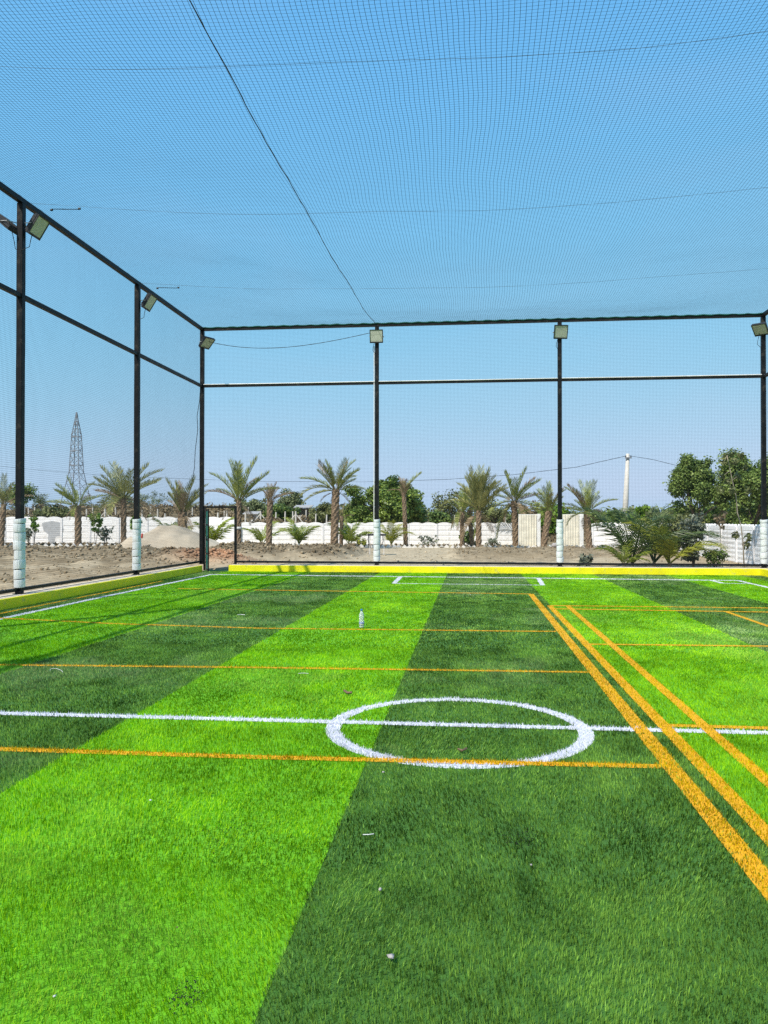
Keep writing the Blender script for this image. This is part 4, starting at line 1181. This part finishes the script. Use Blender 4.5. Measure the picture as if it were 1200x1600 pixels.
far_bush('leafy tree beyond the wall next to the small shed', 455, 120, 4.0, 3.6, M['farleaf'], 3)
far_bush('grey green tree beyond the wall beside the tallest palm', 508, 95, 3.4, 2.7, M['olive'], 4)
far_bush('low dark hedge clump beyond the wall right of the mango tree', 686, 90, 2.6, 2.4, M['tree'], 5)
far_bush('loose grey tree beyond the wall between the bushy palms', 705, 105, 6.0, 5.0, M['olive'], 6, 46)
far_bush('pale thorny tree behind the frond drooping by the sheet gate', 775, 100, 5.5, 4.2, M['olive'], 7, 40)
far_bush('small dark tree peeping above the cream sheet gate', 815, 130, 3.2, 3.3, M['tree'], 8)
far_bush('thin dry tree above the cream sheet gate top', 838, 95, 3.0, 3.6, M['brush'], 9, 26, 18)
far_bush('green bush seen through the gap between the sheet gates', 868, 85, 3.6, 3.4, M['bright'], 10)
far_bush('dark teal green bush beside the utility pole base', 958, 70, 3.8, 2.6, M['tree'], 11)
far_bush('bright bush just in front of the utility pole', 1000, 60, 1.5, 2.5, M['bright'], 12)
far_bush('grey misty tree just past the utility pole', 1008, 110, 4.5, 3.2, M['farleaf'], 13, 40)
far_bush('olive bush mass under the open branched tree', 1072, 52, 3.6, 2.6, M['olive'], 14, 70)
far_bush('dark bush under the tall full tree', 1158, 50, 4.6, 3.6, M['tree'], 15, 70)
far_bush('olive thicket on the field behind the squat palm', 82, 88, 5.5, 2.6, M['olive'], 16)
far_bush('dusty bush right behind the sand heap wall', 238, 70, 5.0, 1.9, M['olive'], 17)
far_bush('pale bush behind the wall next to gate corner post', 298, 66, 3.4, 2.0, M['brush'], 18)
far_bush('distant dark tree left of the tall feathery palm', 183, 190, 8.0, 5.5, M['farleaf'], 19)
far_bush('distant blue green tree right of the tall feathery palm', 225, 210, 14, 6.0, M['farleaf'], 20)
far_bush('lone thin tree on the skyline near the lattice pylon', 62, 230, 4.0, 7.5, M['farleaf'], 21, 30)
far_bush('dark tree beside the sideline post with two lamps', 30, 120, 5.0, 4.6, M['tree'], 22)

# far wood: one mass on the skyline
g = np.random.default_rng(77)
n = 420
fx = g.uniform(-330, 260, n); fy = g.uniform(330, 520, n)
hh = g.uniform(4, 9, n) * (1 + .4 * fbm(fx * .02, fx * 0, 7))
C = np.stack([fx, fy, far_z(fx, fy) + hh * .45], 1)
o = obj('far_wood', leaf_cloud(C, 46, hh * .7, 1.6, M['farleaf'], 'far_wood', 9, .7))
tag(o, 'far belt of trees along the skyline', 'woodland', kind='stuff')
# dry brush on the rising field
n = 1500
fx = g.uniform(-75, 30, n); fy = g.uniform(64, 150, n)
k = fbm(fx * .08, fy * .08, 15) > -.25
fx, fy = fx[k], fy[k]
hh = g.uniform(.3, .9, len(fx)) * (1 + .7 * (fx < -15))
C = np.stack([fx, fy, far_z(fx, fy) + hh * .4], 1)
o = obj('dry_brush', leaf_cloud(C, 22, hh, .24, M['brush'], 'dry_brush', 19, .55, 2.6))
tag(o, 'dry brown scrub covering the field beyond the wall', 'scrub', kind='stuff')
# straw and weeds at the wall foot
n = 700
fx = np.concatenate([g.uniform(-33, -15, n // 2), g.uniform(-14, 9, n // 2)]); fy = g.uniform(44.6, 49, n)
C = np.stack([fx, fy, yard_z(fx, fy) + .05], 1)
o = obj('dry_weeds', leaf_cloud(C, 10, .16, .06, M['brush'], 'dry_weeds', 23, .5, 3.0))
tag(o, 'dry weeds and straw in the bed along the wall', 'weeds', kind='stuff')

# ================================================================== FAR STRUCTURES
fpm = MB().box((-.07, -.07, -.3), (.07, .07, 1.75), .01).mesh('field_post', M['concrete'])
i = 0
pxs = [7, 38, 45, 55, 62, 109, 135, 145, 181, 222, 235, 246, 258, 300, 318, 340, 350, 354, 383, 388, 421, 431, 445, 458, 478, 493, 510, 515, 560, 640, 690, 710, 790]
for px in pxs:
    Y = 96 + 6 * math.sin(px * .7)
    p = at(px, 812, Y); z = float(far_z(np.array([p.x]), np.array([Y]))[0])
    o = obj('field_post', fpm, None, (p.x, Y, z), (random.uniform(-.04, .04), random.uniform(-.05, .05), 0), (1, 1, random.uniform(.85, 1.1)))
    tag(o, 'pale concrete post of the fence across the dry field', 'fence post', 'concrete posts of the field fence')
def brace(px, label):
    Y = 95.0; p = at(px, 812, Y); z = float(far_z(np.array([p.x]), np.array([Y]))[0])
    t = thing('braced_post', label, 'fence post', (p.x, Y, z))
    MB().box((-.08, -.08, -.3), (.08, .08, 1.75)).build('upright', M['concrete'], t)
    for s in (-1, 1):
        MB().tube([(s * .085, 0, 1.3), (s * 1.3, 0, -.1)], .07, 5).build('brace', M['concrete'], t)
brace(164, 'braced concrete corner post near the tall feathery palm')
brace(407, 'braced concrete post of the field fence near the pruned palm')
brace(462, 'braced concrete post of the field fence beside the small shed')

def shed(px, Y, w, h, label, wallm, z=None):
    p = at(px, 812, Y); z = float(far_z(np.array([p.x]), np.array([float(Y)]))[0]) if z is None else z
    t = thing('small_shed', label, 'shed', (p.x, Y, z - .1))
    d = w * .7
    mb = MB()
    mb.box((-w / 2, 0, 0), (-w / 2 + .1, d, h)); mb.box((w / 2 - .1, 0, 0), (w / 2, d, h)); mb.box((-w / 2 + .101, d - .1, 0), (w / 2 - .101, d, h))
    mb.build('wall', M[wallm], t)
    MB().add([(-w / 2 - .25, -.3, h + .02), (w / 2 + .25, -.3, h + .02), (w / 2 + .25, d + .2, h + .35), (-w / 2 - .25, d + .2, h + .35), (-w / 2 - .25, -.3, h + .1), (w / 2 + .25, -.3, h + .1), (w / 2 + .25, d + .2, h + .43), (-w / 2 - .25, d + .2, h + .43)],
             [(0, 3, 2, 1), (4, 5, 6, 7), (0, 1, 5, 4), (1, 2, 6, 5), (2, 3, 7, 6), (3, 0, 4, 7)]).build('roof', M['roof'], t)
    MB().box((-w * .32, .15, .05), (w * .25, .8, h * .5), .05).build('white_tank', M['whitepaint'], t)
shed(473, 105, 1.9, 1.9, 'small open shed with grey roof and white tank beyond the wall', 'shade')
shed(843, 150, 7.0, 3.0, 'long low white farm building above the cream sheet gate', 'whitepaint')
shed(392, 98, 1.5, 1.2, 'tiny white hut on the field near the doorway', 'whitepaint')

# utility pole and lines
UY = 72.0
pb, ptop = at(975, 825, UY), at(981, 709, UY)
t = thing('utility_pole', 'leaning pale concrete utility pole beyond the short wall', 'pole', (pb.x, UY, -.3))
lean = (ptop.x - pb.x)
MB().tube([(-.03, 0, -.3), (lean * .5, 0, (ptop.z + .3) * .5), (lean, 0, ptop.z + .3)], [.30, .24, .15], 8).build('shaft', M['concrete'], t, True)
ca_ = MB().box((lean - .28, -.265, ptop.z - .12), (lean + .28, -.16, ptop.z - .02)).build('crossarm', M['lattice'], t)
for s in (-.22, .22):
    MB().lathe([(.03, 0), (.06, .04), (.03, .08), (.06, .12), (.02, .16)], 8, (lean + s, -.21, ptop.z - .02)).build('insulator', M['hose'], ca_)
wp = [at(x, y, d) for x, y, d in ((980, 712, 72), (900, 730, 77), (800, 742, 84), (700, 749, 92), (569, 753, 103), (401, 752, 118), (311, 749, 127), (165, 743, 143), (44, 733, 158), (-60, 722, 172))]
tag(MB().tube(wp, .022, 5).build('power_line', M['cord']), 'thin dark overhead line sagging left from the utility pole', 'power line')
wp = [at(x, y, d) for x, y, d in ((982, 712, 72), (1020, 718, 68), (1056, 727, 64), (1130, 738, 58), (1210, 742, 54))]
tag(MB().tube(wp, .018, 5).build('power_line', M['cord']), 'thin dark overhead line running from the utility pole into the trees', 'power line')
# lattice pylon
TY = 235.0
tb = at(119, 800, TY); tt = at(122, 644, TY)
z0 = float(far_z(np.array([tb.x]), np.array([TY]))[0])
t = thing('lattice_pylon', 'tall grey steel lattice pylon far beyond the field', 'pylon', (tb.x, TY, z0))
Ht = tt.z - z0
def half(z):
    q = z / Ht
    return 3.9 + (1.55 - 3.9) * min(1, q / .42) if q < .42 else (1.55 + (1.05 - 1.55) * (q - .42) / .36 if q < .78 else max(.08, 1.05 * (1 - (q - .78) / .22)))
levels = [0, .10, .20, .31, .42, .50, .58, .66, .74, .78, .85, .92, 1.0]
mb = MB()
for sx in (-1, 1):
    for sy in (-1, 1):
        mb.tube([(sx * half(q * Ht), sy * half(q * Ht), q * Ht) for q in levels], .13, 4)
mb.build('legs', M['lattice'], t)
mb = MB()
for q0, q1 in zip(levels[:-1], levels[1:]):
    a, b = half(q0 * Ht), half(q1 * Ht)
    for (x0, y0, x1, y1) in ((-1, -1, 1, -1), (1, -1, 1, 1), (1, 1, -1, 1), (-1, 1, -1, -1)):
        mb.tube([(x0 * a, y0 * a, q0 * Ht), (x1 * b, y1 * b, q1 * Ht)], .07, 3)
        mb.tube([(x1 * a, y1 * a, q0 * Ht), (x0 * b, y0 * b, q1 * Ht)], .07, 3)
mb.build('bracing', M['lattice'], t)
for q in (.48, .62, .76):
    a = half(q * Ht); z = q * Ht
    mb = MB()
    for s in (-1, 1):
        mb.tube([(s * a, -a, z), (s * (a + .75), 0, z + .05), (s * a, a, z)], .09, 4); mb.tube([(s * a, 0, z + 1.2), (s * (a + .75), 0, z + .05)], .07, 3)
    mb.box((-a, -a - .1, z - .1), (a, -a + .1, z + .12))
    mb.build('crossarm', M['lattice'], t)

# ================================================================== YARD OBJECTS
# sand heap
hx, hy = gnd(262, 866); hy = 34.2
hc = at(262, 840, hy)
gx_ = np.linspace(-3.2, 3.2, 60); gy_ = np.linspace(-2.6, 2.6, 50)
A, B = np.meshgrid(gx_, gy_)
rr = np.sqrt(((A - .35 * fbm(A * .6, B * .6, 3) - .25) / 3.1) ** 2 + ((B + .4 * fbm(A * .6 + 4, B * .6, 5)) / 2.4) ** 2)
Zh = 1.25 * (1 - np.clip(rr, 0, 1) ** 1.5) * (1 + .22 * fbm(A * .8, B * .8, 13)) + .11 * fbm(A * 2.2, B * 2.2, 17) * np.clip(1.2 - rr, 0, 1) - .12 * sstep(.9, 1.15, rr)
Zh = Zh + .22 * bump2(A, B, -1.1, -1.3, .6, .4)
me = np_mesh('sand_heap', np.stack([A.ravel(), B.ravel(), Zh.ravel()], 1), grid_faces(60, 50), M['sand'], smooth=True)
tag(obj('sand_heap', me, None, (hc.x, hy, .04)), 'pale sand heap beside the gate corner post', 'sand heap')
# standpipe with a red valve
sp_ = at(221, 868, 32.3); vt = at(216, 838, 32.3)
t = thing('standpipe', 'thin standpipe with a red valve in front of the sand heap', 'standpipe', (sp_.x, 32.3, 0))
MB().tube([(0, 0, 0), (.02, 0, .3), (-.02, 0, .6), (-.03, 0, .85)], .014, 6).build('pipe', M['pvc'], t)
MB().box((-.13, -.04, .82), (.05, .04, .93), .01).build('valve', M['red'], t)
MB().box((.0, -.02, .93), (.06, .02, 1.02), .006).build('lever', M['red'], t)
# dark stand behind the goal post
sx_, sy_ = gnd(588, 868)
t = thing('work_stand', 'small dark topped stand with thin legs and hose behind the goal post', 'stand', (sx_, sy_, .03))
MB().box((-.38, -.2, .86), (.42, .2, .94), .015).build('top', M['hose'], t)
for x in (-.3, .34):
    for y in (-.15, .15):
        MB().tube([(x, y, 0), (x, y, .86)], .010, 6).build('leg', M['pvc'], t)
MB().tube([(-.32, -.18, .86), (-.34, -.24, .7), (-.30, -.25, .5), (-.31, -.22, .42)], .022, 6).build('hose', M['hose'], t)
MB().tube([(.3, -.18, .86), (.33, -.24, .62), (.22, -.26, .38), (.05, -.24, .22)], .016, 6).build('hose', M['hose'], t)
# pale boulders at the edging
for i, (px, py, s, lab) in enumerate(((398, 857, .28, 'pale boulder beside the pruned palm foot'), (435, 858, .22, 'grey boulder between the pruned palm and bushy coconut'), (388, 856, .2, 'pale lump of rubble next to the white wall post'),
                                       (868, 866, .2, 'dark stone on the soil near the leaning palm'), (532, 857, .17, 'white stone at the foot of the thin short palm'))):
    x, y = gnd(px, py); y = min(y, 44); p = at(px, py, y)
    V, F = rocks(np.array([[0, 0, 0.]]), np.array([s]), 50 + i)
    tag(obj('boulder', np_mesh('boulder', V, F, M['brick'] if i != 3 else M['stone']), None, (p.x, y, float(yard_z(np.array([p.x]), np.array([y]))[0]) + s * .35)), lab, 'boulder')

# ================================================================== THINGS ON THE TURF
bx_, by_ = gnd(565, 983)
t = thing('water_bottle', 'clear plastic water bottle with blue cap standing on the light green stripe', 'bottle', (bx_, by_, .022))
prof = [(.022, 0), (.034, .004), (.037, .012), (.037, .03), (.0355, .034), (.0355, .088), (.037, .092), (.0355, .10), (.037, .108), (.0355, .116), (.037, .124), (.0355, .133), (.037, .142), (.037, .165), (.034, .19), (.026, .215), (.016, .236), (.0135, .246), (.0135, .25)]
inner = [(max(.002, r - .0012), z + (.0015 if i == 0 else 0)) for i, (r, z) in enumerate(prof)]
V = []; F = []; n = 28
mb = MB().lathe(prof, n)
mb.f = mb.f[:-1]
b = len(mb.v); mi = MB().lathe(inner, n); mi.f = [f[::-1] for f in mi.f[:-1]]
mb.add(mi.v, mi.f)
K = len(prof)
for k in range(n):
    mb.f.append(((K - 1) * n + k, (K - 1) * n + (k + 1) % n, b + (K - 1) * n + (k + 1) % n, b + (K - 1) * n + k))
body = mb.build('body', M['plastic'], t, True)
MB().lathe([(.0155, .247), (.0165, .249), (.0165, .268), (.0145, .271), (.003, .2712)], 24).build('cap', M['cap'], t, True)
lb = MB()
for r, z in ((.0374, .036), (.0374, .086), (.0366, .086), (.0366, .036)):
    for k in range(32):
        q = 2 * math.pi * k / 32; lb.v.append((r * math.cos(q), r * math.sin(q), z))
for j in range(4):
    for k in range(32):
        lb.f.append((j * 32 + k, j * 32 + (k + 1) % 32, ((j + 1) % 4) * 32 + (k + 1) % 32, ((j + 1) % 4) * 32 + k))
lb.build('label', M['label'], body, True)

def pebble(px, py, s, lab, mt='stone', i=0):
    x, y = gnd(px, py, .03)
    V, F = rocks(np.array([[0, 0, 0.]]), np.array([s * .62]), 80 + i)
    tag(obj('pebble', np_mesh('pebble', V, F, M[mt]), None, (x, y, .028 + s * .1)), lab, 'pebble')
pebble(594, 1389, .017, 'grey pebble on the dark stripe, between the twig and larger stone', i=1)
pebble(611, 1494, .021, 'larger whitish stone lying on the dark stripe', i=2)
pebble(830, 1351, .012, 'tiny grey pebble on the dark stripe nearest the orange lines', i=3)
pebble(599, 1206, .013, 'small grey stone next to the centre circle and orange line', i=4)
pebble(277, 1448, .008, 'tiny brown crumb on the light green stripe', 'dryleaf', 5)
pebble(85, 1556, .010, 'tiny pale crumb on the light green stripe', 'paper', 6)
pebble(235, 1250, .013, 'small pale scrap on the light stripe before the orange line', 'paper', 7)
pebble(735, 929, .02, 'white scrap lying near the goal box', 'paper', 8)
pebble(606, 955, .018, 'white scrap lying beyond the bottle', 'paper', 9)
def twig(pts, r, lab, mt, name='twig', cat='twig'):
    P_ = []
    for x, y in pts:
        a = gnd(x, y, .032); P_.append((a[0], a[1], .034 + random.uniform(0, .004)))
    tag(MB().tube(P_, r, 5).build(name, M[mt]), lab, cat)
twig([(567, 1305), (576, 1305.5), (584, 1304)], .003, 'short pale twig lying on the dark stripe', 'paper')
twig([(538, 1080), (543, 1083), (550, 1083)], .012, 'dark dry leaf curl on the light stripe beyond the centre circle', 'dryleaf', 'dry_leaf', 'leaf')
twig([(716, 1171), (722, 1173), (729, 1170)], .008, 'brown dry leaf curl inside the centre circle', 'dryleaf', 'dry_leaf', 'leaf')
twig([(78, 1048), (80, 1045), (88, 1045), (96, 1048), (98, 1051)], .0025, 'white thread lying near the sideline on the dark stripe', 'paper', 'thread', 'thread')
twig([(371, 961), (377, 960.5), (383, 961)], .006, 'thin white scrap lying near the lamp shadow', 'paper', 'paper_strip', 'scrap')
twig([(466, 1053), (474, 1052.5), (482, 1053)], .003, 'pale scrap strip lying beyond the centre circle', 'paper', 'paper_strip', 'scrap')
# patches of dark rubber infill showing through the pile
g = np.random.default_rng(9)
for i, (px, py, w_, lab) in enumerate(((350, 1302, .07, 'dark rubber crumb spill on the light stripe'), (808, 1310, .06, 'dark rubber crumb spill on the dark stripe'), (290, 1557, .03, 'small dark crumb spill near the stripe edge'))):
    x, y = gnd(px, py, .02)
    n = 130
    P = np.stack([x + g.normal(0, w_, n), y + g.normal(0, w_ * 1.6, n), g.uniform(.016, .034, n)], 1)
    V, F = rocks(P, g.uniform(.0015, .0035, n), 60 + i)
    tag(obj('rubber_crumbs', np_mesh('rubber_crumbs', V, F, M['infill'])), lab, 'rubber crumb', kind='stuff')
